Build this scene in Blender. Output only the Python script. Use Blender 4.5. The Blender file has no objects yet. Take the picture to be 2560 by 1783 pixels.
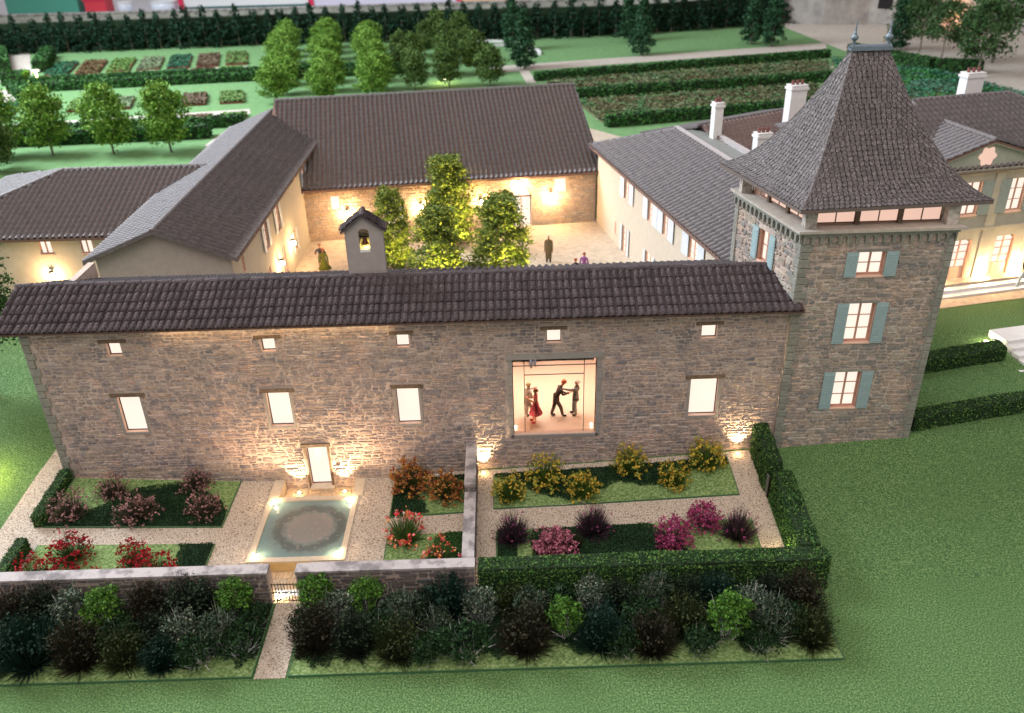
import bpy, bmesh, math, random
import numpy as np
from mathutils import Matrix, Vector, noise as mnoise
R = math.radians
SC = bpy.context.scene
COL = SC.collection

# ------------------------------------------------------------------ camera
YAW, PITCH, ROLL = 0.00465842, 0.5026072, 0.02775755
cy, sy, cp, sp = math.cos(YAW), math.sin(YAW), math.cos(PITCH), math.sin(PITCH)
fwd = Vector((sy*cp, cy*cp, -sp)); right = Vector((cy, -sy, 0)); down = fwd.cross(right)
r2 = right*math.cos(ROLL) + down*math.sin(ROLL); d2 = -right*math.sin(ROLL) + down*math.cos(ROLL)
cam = bpy.data.cameras.new('camera'); co = bpy.data.objects.new('camera', cam); COL.objects.link(co)
m = Matrix((r2, -d2, -fwd)).transposed().to_4x4(); m.translation = Vector((0, -29.5, 21.915)); co.matrix_world = m
cam.sensor_width = 36; cam.lens = 30.05; cam.clip_start = .5; cam.clip_end = 900
cam.dof.use_dof = True; cam.dof.focus_distance = 34.5; cam.dof.aperture_fstop = .030/.125
SC.camera = co
# ------------------------------------------------------------------ world, room light, exposure
W = bpy.data.worlds.new('World'); SC.world = W; W.use_nodes = True
W.node_tree.nodes['Background'].inputs[0].default_value = (1.0, .91, .90, 1)
W.node_tree.nodes['Background'].inputs[1].default_value = .56
def lamp(kind, loc, energy, color, parent=None, target=None, size=.1, spot=None, blend=.6):
    l = bpy.data.lights.new('lamp_light', kind); l.energy = energy; l.color = color
    o = bpy.data.objects.new('lamp_light', l); COL.objects.link(o); o.location = loc
    if kind == 'AREA': l.size = size
    else: l.shadow_soft_size = size
    if spot: l.spot_size = R(spot); l.spot_blend = blend
    if target is not None:
        o.rotation_euler = (Vector(target)-Vector(loc)).to_track_quat('-Z', 'Y').to_euler()
    if parent: o.parent = parent
    return o
lamp('AREA', (-95, 60, 75), 300000, (.84, .92, 1.0), target=(0, 12, 0), size=60)   # area lamp for the room's big window, assumed and out of view
lamp('AREA', (-6, -36, 82), 56000, (1, .87, .77), target=(0, 2, 0), size=70)   # unseen overhead fill, added to warm the facade and shade the roof tiles
SC.view_settings.view_transform = 'Standard'; SC.view_settings.look = 'None'
SC.view_settings.exposure = 0; SC.view_settings.gamma = 1
SC.render.engine = 'CYCLES'
SC.cycles.use_denoising = True; SC.cycles.max_bounces = 6; SC.cycles.diffuse_bounces = 3
SC.cycles.glossy_bounces = 2; SC.cycles.transmission_bounces = 4; SC.cycles.sample_clamp_indirect = 4
SC.cycles.caustics_reflective = False; SC.cycles.caustics_refractive = False

rnd = random.Random(7); rng = np.random.default_rng(7)
WARM = (1.0, .62, .28); WARMW = (1.0, .72, .40)

# ------------------------------------------------------------------ materials
MATS = {}
def _mk(name):
    m = bpy.data.materials.new(name); m.use_nodes = True; nt = m.node_tree
    b = nt.nodes['Principled BSDF']; return m, nt, b
def _rnd(nt):
    N = nt.nodes.new; L = nt.links.new
    oi = N('ShaderNodeObjectInfo'); ge = N('ShaderNodeNewGeometry')
    ad = N('ShaderNodeMath'); ad.operation = 'ADD'; L(oi.outputs['Random'], ad.inputs[0]); L(ge.outputs['Random Per Island'], ad.inputs[1])
    fr = N('ShaderNodeMath'); fr.operation = 'FRACT'; L(ad.outputs[0], fr.inputs[0]); return fr.outputs[0]
def ramp(nt, src, stops):
    r = nt.nodes.new('ShaderNodeValToRGB'); nt.links.new(src, r.inputs[0]); e = r.color_ramp.elements
    for i, (p, c) in enumerate(stops):
        if i < 2: el = e[i]; el.position = p
        else: el = e.new(p)
        el.color = (*c, 1)
    return r.outputs[0]
def noise(nt, scale, detail=3, rough=.6, vec=None, stretch=None):
    n = nt.nodes.new('ShaderNodeTexNoise'); n.inputs['Scale'].default_value = scale
    n.inputs['Detail'].default_value = detail; n.inputs['Roughness'].default_value = rough
    tc = nt.nodes.new('ShaderNodeTexCoord'); mp = nt.nodes.new('ShaderNodeMapping')
    nt.links.new(tc.outputs['Object'], mp.inputs[0])
    if stretch: mp.inputs['Scale'].default_value = stretch
    nt.links.new(mp.outputs[0], n.inputs['Vector'])
    return n.outputs['Fac']
def mix(nt, a, b, f, mode='MIX'):
    m = nt.nodes.new('ShaderNodeMix'); m.data_type = 'RGBA'; m.blend_type = mode
    for s, v in ((6, a), (7, b), (0, f)):
        if hasattr(v, 'is_output'): nt.links.new(v, m.inputs[s])
        elif isinstance(v, tuple): m.inputs[s].default_value = (*v, 1)
        else: m.inputs[s].default_value = v
    return m.outputs[2]
def bump(nt, b, h, dist, strength=1):
    n = nt.nodes.new('ShaderNodeBump'); n.inputs['Distance'].default_value = dist; n.inputs['Strength'].default_value = strength
    nt.links.new(h, n.inputs['Height']); nt.links.new(n.outputs[0], b.inputs['Normal'])
def speck(name, stops, scale=8, bumpd=.01, rough=.85, big=None, bigscale=.5, det=4, spec=.3, isl=None, bscale=None, trans=0):
    """noise coloured surface; stops: ramp; big: (colour, amount) broad patches; isl: per piece brightness range"""
    if name in MATS: return MATS[name]
    m, nt, b = _mk(name)
    f = noise(nt, scale, det)
    c = ramp(nt, f, stops)
    if big:
        g = noise(nt, bigscale, 3, .55); gm = ramp(nt, g, [(.38, (0, 0, 0)), (.66, (big[1],)*3)])
        c = mix(nt, c, big[0], gm)
    if isl:
        r = _rnd(nt); k = ramp(nt, r, [(0, (isl[0],)*3), (1, (isl[1],)*3)])
        c = mix(nt, c, k, 1.0, 'MULTIPLY')
    nt.links.new(c, b.inputs['Base Color'])
    b.inputs['Roughness'].default_value = rough; b.inputs['Specular IOR Level'].default_value = spec
    if bumpd: bump(nt, b, noise(nt, bscale or scale*1.3, det), bumpd)
    MATS[name] = m; return m
def leafmat(name, cols, rough=.8):
    if name in MATS: return MATS[name]
    m, nt, b = _mk(name); n = len(cols)
    c = ramp(nt, _rnd(nt), [(i/(n-1) if n > 1 else 0, c) for i, c in enumerate(cols)])
    nt.links.new(c, b.inputs['Base Color']); b.inputs['Roughness'].default_value = rough
    b.inputs['Specular IOR Level'].default_value = .2
    MATS[name] = m; return m
def plain(name, c, rough=.7, metal=0, spec=.4, var=.12, scale=6):
    if name in MATS: return MATS[name]
    lo = tuple(x*(1-var) for x in c); hi = tuple(min(1, x*(1+var)) for x in c)
    m = speck(name, [(.3, lo), (.7, hi)], scale, .002, rough, spec=spec); m.node_tree.nodes['Principled BSDF'].inputs['Metallic'].default_value = metal
    return m
def emit(name, c, s, var=0.06):
    if name in MATS: return MATS[name]
    m, nt, b = _mk(name)
    f = noise(nt, .8, 1); cc = ramp(nt, f, [(.3, tuple(x*(1-var) for x in c)), (.7, c)])
    b.inputs['Base Color'].default_value = (.12, .11, .10, 1); nt.links.new(cc, b.inputs['Emission Color']); b.inputs['Emission Strength'].default_value = s
    b.inputs['Roughness'].default_value = .3
    MATS[name] = m; return m
def stone_mat(name, cols, isl=(.72, 1.2)):
    if name in MATS: return MATS[name]
    m, nt, b = _mk(name)
    g = noise(nt, .7, 5, .68); c = ramp(nt, g, cols)
    r = _rnd(nt); k = ramp(nt, r, [(0, (isl[0]*.95, isl[0], isl[0]*1.08)), (.45, (.92, .86, .84)), (.7, (1.08, .97, .86)), (1, (isl[1],)*3)])
    c = mix(nt, c, k, 1.0, 'MULTIPLY')
    f = noise(nt, 9, 4, .65); kk = ramp(nt, f, [(.3, (.72,)*3), (.7, (1.25,)*3)]); c = mix(nt, c, kk, 1.0, 'MULTIPLY')
    nt.links.new(c, b.inputs['Base Color']); b.inputs['Roughness'].default_value = .9; b.inputs['Specular IOR Level'].default_value = .2
    bump(nt, b, noise(nt, 14, 4), .025)
    MATS[name] = m; return m

M_lawn = speck('lawn_flock', [(.36, (.030, .080, .034)), (.5, (.088, .172, .058)), (.62, (.20, .31, .13))], 17, .035, .95, big=((.075, .15, .055), .4), bigscale=.16, det=4, spec=.1, bscale=20)
M_turf = speck('bed_turf', [(.34, (.075, .14, .045)), (.5, (.16, .25, .09)), (.66, (.30, .40, .18))], 10, .04, .95, det=5, spec=.1)
M_farlawn = speck('far_lawn', [(.3, (.125, .25, .105)), (.7, (.18, .33, .145))], 1.2, .02, .95, det=5, spec=.1)
def gravel_mat():
    m, nt, b = _mk('gravel'); f = noise(nt, 17, 3, .7); c = ramp(nt, f, [(.36, (.07, .055, .045)), (.43, (.42, .35, .28)), (.6, (.60, .52, .44)), (.75, (.74, .66, .57))])
    nt.links.new(c, b.inputs['Base Color']); b.inputs['Roughness'].default_value = .95; b.inputs['Specular IOR Level'].default_value = .15
    bump(nt, b, noise(nt, 20, 3), .05); return m
M_gravel = gravel_mat()
M_sand = speck('courtyard_sand', [(.3, (.40, .33, .26)), (.7, (.56, .48, .38))], 3, .01, .95, det=5, spec=.1)
M_path = speck('garden_path', [(.3, (.42, .38, .33)), (.7, (.55, .51, .45))], 2, .01, .95, spec=.1)
M_stone = stone_mat('rubble_stone', [(.30, (.16, .16, .178)), (.40, (.26, .24, .24)), (.47, (.41, .345, .305)), (.53, (.28, .255, .26)), (.60, (.48, .37, .32)), (.70, (.34, .30, .285))])
M_mortar = speck('lime_mortar', [(.3, (.44, .355, .31)), (.7, (.60, .49, .425))], 5, .02, .95, big=((.27, .23, .21), .6), bigscale=.6, det=5, spec=.1)
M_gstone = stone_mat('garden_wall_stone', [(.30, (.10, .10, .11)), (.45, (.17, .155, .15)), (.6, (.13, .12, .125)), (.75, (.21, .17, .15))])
M_tstone = stone_mat('tower_stone', [(.30, (.23, .24, .225)), (.42, (.36, .33, .29)), (.5, (.27, .265, .245)), (.60, (.42, .35, .295)), (.72, (.29, .285, .255))])
M_coping = speck('wall_coping', [(.40, (.19, .175, .18)), (.48, (.30, .275, .28)), (.56, (.42, .39, .39))], 1.6, .03, .9, det=6, spec=.1)
M_quoin = speck('quoin_stone', [(.3, (.20, .205, .18)), (.7, (.30, .30, .26))], 7, .02, .85, isl=(.85, 1.1))
M_trim = speck('grey_trim', [(.3, (.25, .235, .22)), (.7, (.31, .295, .28))], 6, .008, .8, isl=(.93, 1.05))
M_farstone = stone_mat('barn_stone', [(.3, (.38, .30, .24)), (.5, (.52, .42, .33)), (.7, (.45, .36, .29))], (.85, 1.1))
M_tile = speck('roof_tile_grain', [(.34, (.028, .023, .026)), (.5, (.070, .055, .061)), (.64, (.115, .096, .102)), (.76, (.24, .215, .22))], 16, .03, .8, det=5, spec=.25, isl=(.75, 1.2))
M_fartile = speck('far_roof_tile', [(.3, (.095, .085, .089)), (.7, (.165, .148, .152))], 5, .01, .55, det=4, spec=.5)
M_slate = speck('slate_grain', [(.34, (.042, .037, .038)), (.5, (.115, .102, .105)), (.64, (.19, .172, .175)), (.76, (.46, .43, .42))], 13, .05, .6, det=5, spec=.5, isl=(.8, 1.15))
M_slatejoint = plain('slate_joint', (.03, .028, .03), .9)
M_plaster = speck('cream_plaster', [(.3, (.50, .44, .36)), (.7, (.56, .50, .42))], 3, .004, .85, spec=.2)
M_white = speck('white_plaster', [(.3, (.66, .66, .66)), (.7, (.74, .74, .74))], 3, .004, .7)
M_greyplaster = speck('grey_plaster', [(.3, (.30, .27, .26)), (.7, (.35, .32, .31))], 3, .004, .8)
M_wood = speck('dark_wood', [(.3, (.08, .055, .038)), (.7, (.20, .14, .095))], 9, .01, .6)
M_frame = speck('pink_frame', [(.3, (.42, .24, .18)), (.7, (.55, .34, .26))], 5, .003, .6)
M_reveal = speck('window_reveal', [(.3, (.66, .44, .34)), (.7, (.74, .52, .41))], 5, .003, .7)
M_shutter = speck('blue_shutter', [(.3, (.28, .39, .41)), (.7, (.33, .44, .46))], 4, .003, .5)
M_shutl = speck('pale_shutter', [(.3, (.55, .60, .66)), (.7, (.62, .67, .72))], 4, .003, .5)
M_pane = emit('lit_pane', (1.0, .74, .58), 1.05)
M_panew = emit('lit_pane_white', (1.0, .83, .71), 1.12)
M_panep = emit('lit_pane_pink', (1.0, .64, .50), .86)
M_bulb = emit('bulb', (1.0, .86, .60), 14)
M_bulby = emit('bulb_yellow', (1.0, .80, .30), 10)
M_iron = plain('black_iron', (.02, .018, .018), .5, .6)
M_lead = plain('lead_grey', (.15, .20, .24), .45, .3)
M_zinc = plain('zinc_roof', (.20, .21, .20), .6)
M_trunk = speck('bark', [(.3, (.16, .14, .11)), (.7, (.32, .29, .24))], 9, .02, .9)
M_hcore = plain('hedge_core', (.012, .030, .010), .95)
M_edge = plain('green_edging', (.05, .13, .06), .35)
M_kerb = speck('pale_kerb', [(.3, (.50, .42, .32)), (.7, (.60, .51, .40))], 5, .004, .6)

# ------------------------------------------------------------------ terrain
def sm(t): t = min(max(t, 0), 1); return t*t*(3-2*t)
BX = [-40, -18.8, -14, -10.5, -5, -1.5, 3.6, 9, 11, 16.5, 22]; BZ = [.7, .54, .22, 0, 0, .28, .53, .88, 1.03, 1.38, 1.5]
def back(x, y):
    e = float(np.interp(y, [0, 4, 5.5, 8, 11, 30], [1.4, 1.6, 1.75, 2.0, 2.0, 2.0]))
    t = sm((x-12+.2*y)/5.)*(1-sm((y-30)/12.)); return .8*(1-t)+e*t
def g(x, y):
    b = float(np.interp(x, BX, BZ))
    if y <= 0: return b*min(max((y+7.)/7., 0), 1)
    t = sm(y/7.); return b*(1-t)+back(x, y)*t

# ------------------------------------------------------------------ mesh helpers
ORG = {}
def org(o): return ORG.get(o.name, Vector((0, 0, 0))) if o else Vector((0, 0, 0))
class B:
    def __init__(s): s.v = []; s.f = []; s.mi = []; s.cur = 0
    def add(s, vs, fs):
        n = len(s.v); s.v += [tuple(v) for v in vs]; s.f += [tuple(i+n for i in f) for f in fs]; s.mi += [s.cur]*len(fs)
    def hexa(s, p):   # 8 points: bottom 4 ccw, top 4 ccw
        s.add(p, [(3, 2, 1, 0), (4, 5, 6, 7), (0, 1, 5, 4), (1, 2, 6, 5), (2, 3, 7, 6), (3, 0, 4, 7)])
    def box(s, x0, y0, z0, x1, y1, z1):
        s.hexa([(x0, y0, z0), (x1, y0, z0), (x1, y1, z0), (x0, y1, z0), (x0, y0, z1), (x1, y0, z1), (x1, y1, z1), (x0, y1, z1)])
    def prism(s, poly, z0, z1):
        n = len(poly); s.add([(p[0], p[1], z0) for p in poly]+[(p[0], p[1], z1) for p in poly],
            [tuple(range(n))[::-1], tuple(range(n, 2*n))]+[(i, (i+1) % n, n+(i+1) % n, n+i) for i in range(n)])
    def tube(s, pts, rs, k=6):
        pts = [Vector(p) for p in pts]; n0 = []
        for i, p in enumerate(pts):
            d = (pts[min(i+1, len(pts)-1)]-pts[max(i-1, 0)]).normalized()
            a = d.cross(Vector((.3, .1, 1)) if abs(d.z) < .95 else Vector((1, 0, 0))).normalized(); b = d.cross(a)
            n0 += [p+(a*math.cos(2*math.pi*j/k)+b*math.sin(2*math.pi*j/k))*rs[i] for j in range(k)]
        f = [(i*k+j, i*k+(j+1) % k, (i+1)*k+(j+1) % k, (i+1)*k+j) for i in range(len(pts)-1) for j in range(k)]
        f += [tuple(range(k))[::-1], tuple(range((len(pts)-1)*k, len(pts)*k))]
        s.add(n0, f)
    def lathe(s, prof, c, k=16):
        vs = [(c[0]+r*math.cos(2*math.pi*j/k), c[1]+r*math.sin(2*math.pi*j/k), c[2]+z) for r, z in prof for j in range(k)]
        s.add(vs, [(i*k+j, i*k+(j+1) % k, (i+1)*k+(j+1) % k, (i+1)*k+j) for i in range(len(prof)-1) for j in range(k)])
    def build(s, name, mat, parent=None, smooth=False, kind=None):
        o3 = org(parent); me = bpy.data.meshes.new(name)
        me.from_pydata([(x-o3.x, y-o3.y, z-o3.z) for x, y, z in s.v], [], s.f)
        for mm in (mat if isinstance(mat, (list, tuple)) else [mat]): me.materials.append(mm)
        if isinstance(mat, (list, tuple)): me.polygons.foreach_set('material_index', s.mi)
        if smooth: me.polygons.foreach_set('use_smooth', [True]*len(me.polygons))
        me.update(); return link(name, me, parent, kind)
def link(name, me, parent=None, kind=None):
    o = bpy.data.objects.new(name, me); COL.objects.link(o)
    if parent: o.parent = parent; ORG[o.name] = org(parent)
    if kind: o['kind'] = kind
    return o
def tag(o, label, cat, group=None):
    o['label'] = label; o['category'] = cat
    if group: o['group'] = group
    return o
def thing(name, label, cat, loc=(0, 0, 0), group=None):
    o = bpy.data.objects.new(name, None); COL.objects.link(o); o.location = loc; o.empty_display_size = .2
    ORG[o.name] = Vector(loc); return tag(o, label, cat, group)
def dup(root, loc, rz=0, s=1., label=None, group=None, mats=None):
    r = root.copy(); COL.objects.link(r); r.location = loc; r.rotation_euler = (0, 0, rz); r.scale = (s, s, s) if not isinstance(s, tuple) else s
    if label: r['label'] = label
    if group: r['group'] = group
    for ch in root.children:
        c = ch.copy(); COL.objects.link(c); c.parent = r
        for g2 in ch.children:
            d = g2.copy(); COL.objects.link(d); d.parent = c
    return r
class F:
    def __init__(s, ox, oy, ang): s.o = (ox, oy); s.a = ang; s.u = (math.cos(ang), math.sin(ang)); s.n = (math.sin(ang), -math.cos(ang))
    def P(s, a, z, d=0): return (s.o[0]+s.u[0]*a+s.n[0]*d, s.o[1]+s.u[1]*a+s.n[1]*d, z)
def fbox(b, f, a0, a1, z0, z1, d0, d1):
    b.hexa([f.P(a0, z0, d1), f.P(a1, z0, d1), f.P(a1, z0, d0), f.P(a0, z0, d0), f.P(a0, z1, d1), f.P(a1, z1, d1), f.P(a1, z1, d0), f.P(a0, z1, d0)])
def wall(parent, f, a0, a1, z0, z1, holes, mat, thick=.3, name='wall', reveal=None, kind=None):
    b = B(); xs = sorted({a0, a1, *[h[0] for h in holes], *[h[1] for h in holes]}); zs = sorted({z0, z1, *[h[2] for h in holes], *[h[3] for h in holes]})
    for i in range(len(xs)-1):
        for j in range(len(zs)-1):
            cx, cz = (xs[i]+xs[i+1])/2, (zs[j]+zs[j+1])/2
            if any(h[0] < cx < h[1] and h[2] < cz < h[3] for h in holes): continue
            for d, fl in ((0, 0), (-thick, 1)):
                q = [f.P(xs[i], zs[j], d), f.P(xs[i+1], zs[j], d), f.P(xs[i+1], zs[j+1], d), f.P(xs[i], zs[j+1], d)]
                b.add(q, [(0, 1, 2, 3) if not fl else (3, 2, 1, 0)])
    b.add([f.P(a0, z0, 0), f.P(a0, z1, 0), f.P(a0, z1, -thick), f.P(a0, z0, -thick)], [(0, 1, 2, 3)])
    b.add([f.P(a1, z0, 0), f.P(a1, z1, 0), f.P(a1, z1, -thick), f.P(a1, z0, -thick)], [(3, 2, 1, 0)])
    b.add([f.P(a0, z1, 0), f.P(a1, z1, 0), f.P(a1, z1, -thick), f.P(a0, z1, -thick)], [(0, 1, 2, 3)])
    b.cur = 1 if reveal else 0
    for h in holes:
        c = [(h[0], h[2]), (h[1], h[2]), (h[1], h[3]), (h[0], h[3])]
        for k in range(4):
            p, q = c[k], c[(k+1) % 4]
            b.add([f.P(*p, 0), f.P(*q, 0), f.P(*q, -thick), f.P(*p, -thick)], [(3, 2, 1, 0)])
    return b.build(name, [mat, reveal] if reveal else mat, parent, kind=kind)

def stones(parent, f, a0, a1, z0, z1, holes, mat, rowh=.17, wid=.42, joint=.022, d=.035, nmax=300, seed=1, ztop=None, zbot=None, arch=None, prefer=None):
    """coursed rubble: each stone a rounded slab proud of the mortar; first nmax (largest, in view) are parts, the rest one mesh"""
    r = random.Random(seed); items = []; z = z0; i = 0; ph = [r.uniform(0, 6) for _ in range(200)]
    def wob(k, a): return .035*math.sin(a*1.3+ph[k % 200])+.025*math.sin(a*3.7+ph[(k+50) % 200]*2)
    while z < z1-.03:
        h = rowh*r.uniform(.7, 1.35)
        if z+h > z1-.05: h = z1-z
        a = a0
        while a < a1-.02:
            w = wid*math.exp(r.gauss(0, .38)); w = max(.14, min(w, 1.0))
            if a+w > a1-.12: w = a1-a
            split = r.random() < .16 and h > .16
            for (q0, q1) in ([(0, .5), (.5, 1)] if split else [(0, 1)]):
                al, ar = a+joint/2, a+w-joint/2
                lo = lambda x: max(z0, z+wob(i, x)*(i > 0)+h*q0); hi = lambda x: min(z1, z+(wob(i+1, x) if z+h < z1 else 0)+h*q1)
                am = (al+ar)/2; zb, zt = lo(am)+joint/2, hi(am)-joint/2; ok = True
                for hh in holes:
                    H0, H1, V0, V1 = hh[0]-.02, hh[1]+.02, hh[2]-.02, hh[3]+.02
                    if ar <= H0 or al >= H1 or zt <= V0 or zb >= V1: continue
                    ox = min(ar, H1)-max(al, H0); oz = min(zt, V1)-max(zb, V0)
                    if oz < .3*(zt-zb):
                        if zt > V1: zb = V1+.01
                        else: zt = V0-.01
                    elif al < H0 and ar-H0 < H1-H0 and ox < ar-al: ar = H0-.005
                    elif ar > H1 and ox < ar-al: al = H1+.005
                    else: ok = False
                if not ok or ar-al < .06 or zt-zb < .035: continue
                if zbot and zt < zbot(am)-.02: continue
                cut = min(.35*(zt-zb), .3*(ar-al), .06); J = lambda s=.018: r.uniform(-s, s)
                base = [(al+cut+J(), zb+J()), (ar-cut+J(), zb+J()), (ar, zb+cut+J()), (ar, zt-cut+J()), (ar-cut+J(), zt+J()), (al+cut+J(), zt+J()), (al, zt-cut+J()), (al, zb+cut+J())]
                cxx, czz = (al+ar)/2, (zb+zt)/2; ins = .78; dd = d*r.uniform(.55, 1.4)
                sx = 1-min(.05, .3*(ar-al))/(ar-al)*1.1; sz = 1-min(.04, .3*(zt-zb))/(zt-zb)*1.2
                top = [(cxx+(x-cxx)*sx, czz+(zz-czz)*sz) for x, zz in base]
                vs = [f.P(x, zz, -.005) for x, zz in base]+[f.P(x, zz, dd+r.uniform(-.006, .006)) for x, zz in top]
                fs = [(k, (k+1) % 8, 8+(k+1) % 8, 8+k) for k in range(8)]+[tuple(range(8, 16))]
                items.append(((ar-al)*(zt-zb)*(1 if not prefer or prefer(am, (zb+zt)/2) else .2), vs, fs))
            a += w
        z += h; i += 1
    items.sort(key=lambda t: -t[0]); rest = B()
    for k, (_, vs, fs) in enumerate(items):
        if k < nmax:
            b = B(); b.add(vs, fs); b.build('stone', mat, parent)
        else: rest.add(vs, fs)
    if rest.v: rest.build('rubble_facing', mat, parent, kind='stuff')
    return len(items)
def quoins(parent, f, a, z0, z1, side, mat=M_quoin, big=.48, small=.3, h=.34, d=.06, wrap=None):
    z = z0; k = 0
    while z < z1-.05:
        hh = min(h*rnd.uniform(.85, 1.15), z1-z); w = (big if k % 2 else small)*rnd.uniform(.92, 1.05); b = B()
        e = .025
        A0, A1 = (a, a+w) if side > 0 else (a-w, a)
        p = [(A0, z+.012), (A1, z+.012), (A1, z+hh-.012), (A0, z+hh-.012)]
        q = [(A0+e, z+.03), (A1-e, z+.03), (A1-e, z+hh-.03), (A0+e, z+hh-.03)]
        vs = [f.P(x, zz, -.02) for x, zz in p]+[f.P(x, zz, d-.015) for x, zz in p]+[f.P(x, zz, d) for x, zz in q]
        b.add(vs, [(i, (i+1) % 4, 4+(i+1) % 4, 4+i) for i in range(4)]+[(4+i, 4+(i+1) % 4, 8+(i+1) % 4, 8+i) for i in range(4)]+[(8, 9, 10, 11)])
        b.build('quoin_stone', mat, parent); z += hh; k += 1

def inpoly(x, y, P):
    c = False; n = len(P); j = n-1
    for i in range(n):
        if (P[i][1] > y) != (P[j][1] > y) and x < (P[j][0]-P[i][0])*(y-P[i][1])/(P[j][1]-P[i][1])+P[i][0]: c = not c
        j = i
    return c
def corr_roof(parent, O, U, S, poly, pitch=.31, row=.42, amp=.055, mat=M_fartile, name='tile_sheet', step=.045):
    """corrugated tile slope: O origin, U along the eave, S up the slope (unit vectors), poly in (a,s)"""
    O, U, S = Vector(O), Vector(U).normalized(), Vector(S).normalized(); N = U.cross(S).normalized()
    if N.z < 0: N = -N
    a0, a1 = min(p[0] for p in poly), max(p[0] for p in poly); s0, s1 = min(p[1] for p in poly), max(p[1] for p in poly)
    da = pitch/6; na = int((a1-a0)/da)+1; A = a0+np.arange(na+1)*da
    rows = int((s1-s0)/row)+1; Sv = []; Sh = []
    for k in range(rows):
        Sv += [s0+k*row, s0+(k+1)*row-.002]; Sh += [step, 0.]
    Sv, Sh = np.minimum(np.array(Sv), s1), np.array(Sh)
    AA, SS = np.meshgrid(A, Sv); ph = (AA/pitch) % 1.
    Hh = np.where(ph < .6, np.sin(np.clip(ph, 0, .6)/.6*np.pi)**.7*amp, -np.sin(np.clip(ph-.6, 0, .4)/.4*np.pi)*amp*.8)+Sh[:, None]
    rj = rng.normal(0, .004, (len(Sv)//2+1, na//6+2)); Hh = Hh+rj[(np.arange(len(Sv))//2)[:, None], (np.arange(na+1)//6)[None, :]]
    V = np.array(O)[None, None]+AA[..., None]*np.array(U)+SS[..., None]*np.array(S)+Hh[..., None]*np.array(N)
    fs = []; nc = na+1; cc = (A[:-1]+A[1:])/2
    for i in range(len(Sv)-1):
        sm_ = (Sv[i]+Sv[i+1])/2
        if Sv[i] >= s1-.01 or Sv[i+1]-Sv[i] < 1e-4: continue
        ok = [inpoly(c, sm_, poly) for c in cc]
        fs += [(i*nc+j, i*nc+j+1, (i+1)*nc+j+1, (i+1)*nc+j) for j in range(na) if ok[j]]
    o3 = org(parent); me = bpy.data.meshes.new(name); me.from_pydata((V.reshape(-1, 3)-np.array(o3)).tolist(), [], fs); me.materials.append(mat)
    me.polygons.foreach_set('use_smooth', [True]*len(me.polygons)); me.update()
    return link(name, me, parent, 'stuff')
def slab(parent, pts, t, mat, name='roof_deck'):
    """roof board under tiles: polygon of 3d points thickened downwards"""
    b = B(); n = len(pts); b.add([p for p in pts]+[(p[0], p[1], p[2]-t) for p in pts], [tuple(range(n)), tuple(range(2*n-1, n-1, -1))]+[(i, n+i, n+(i+1) % n, (i+1) % n) for i in range(n)])
    return b.build(name, mat, parent)
def ridge(parent, p, q, r=.13, L=.5, mat=M_fartile, asone=False):
    p, q = Vector(p), Vector(q); n = max(1, round((q-p).length/L)); d = (q-p)/n; u = d.normalized(); w = u.cross(Vector((0, 0, 1))).normalized(); up = w.cross(u); one = B()
    for i in range(n):
        b = one if asone else B(); s = p+d*i; e = p+d*(i+1)+u*.05; vs = []
        for c, rr in ((s, r*.9), (e, r*1.12)):
            vs += [c+w*math.cos(t)*rr+up*math.sin(t)*rr for t in [math.pi*k/6 for k in range(7)]]
        b.add(vs, [(k, k+1, 8+k, 7+k) for k in range(6)]+[tuple(range(7))[::-1], tuple(range(7, 14))])
        if not asone: b.build('ridge_tile', mat, parent, smooth=False)
    if asone: one.build('ridge_cap', mat, parent, kind='stuff')

# ------------------------------------------------------------------ foliage helpers
def npmesh(name, V, k, mat, nf):
    me = bpy.data.meshes.new(name); n = len(V); me.vertices.add(n); me.vertices.foreach_set('co', V.astype(np.float32).ravel())
    me.loops.add(nf*k); me.polygons.add(nf); me.loops.foreach_set('vertex_index', np.arange(nf*k, dtype=np.int32))
    me.polygons.foreach_set('loop_start', np.arange(0, nf*k, k, dtype=np.int32)); me.polygons.foreach_set('loop_total', np.full(nf, k, dtype=np.int32))
    me.materials.append(mat); me.update(); return me
def leaves(name, C, size, mat, nrm=None, asp=.6, jit=.9):
    C = np.asarray(C, float); n = len(C); size = np.broadcast_to(size, (n,))*rng.uniform(.6, 1.3, n)
    a = rng.normal(size=(n, 3))
    if nrm is not None: a = np.asarray(nrm)+a*jit
    a /= np.linalg.norm(a, axis=1)[:, None]
    t = rng.normal(size=(n, 3)); u = np.cross(a, t); u /= np.linalg.norm(u, axis=1)[:, None]; v = np.cross(a, u)
    s = size[:, None]/2; fold = a*s*.35
    V = np.stack([C+u*s, C+v*s*asp+fold, C-u*s, C-v*s*asp+fold], 1).reshape(-1, 3)
    return npmesh(name, V, 4, mat, n)
def blades(name, Bs, T, w, mat, droop=0.15):
    Bs, T = np.asarray(Bs), np.asarray(T); n = len(Bs); d = T-Bs; sd = np.cross(d, rng.normal(size=(n, 3))); sd /= np.linalg.norm(sd, axis=1)[:, None]; w = np.asarray(w).reshape(-1, 1) if np.ndim(w) else w
    Mi = Bs+d*.55+np.array([0, 0, 1])*droop*np.linalg.norm(d, axis=1)[:, None]*.6
    V = np.stack([Bs-sd*w, Bs+sd*w, Mi+sd*w*.8, Mi-sd*w*.8, Mi-sd*w*.8, Mi+sd*w*.8, T+sd*w*.15, T-sd*w*.15], 1).reshape(-1, 3)
    return npmesh(name, V, 4, mat, n*2)
def dirs(n, zmin=0.):
    z = rng.uniform(zmin, 1, n); t = rng.uniform(0, 2*np.pi, n); q = np.sqrt(1-z*z); return np.stack([q*np.cos(t), q*np.sin(t), z], 1)

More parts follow.
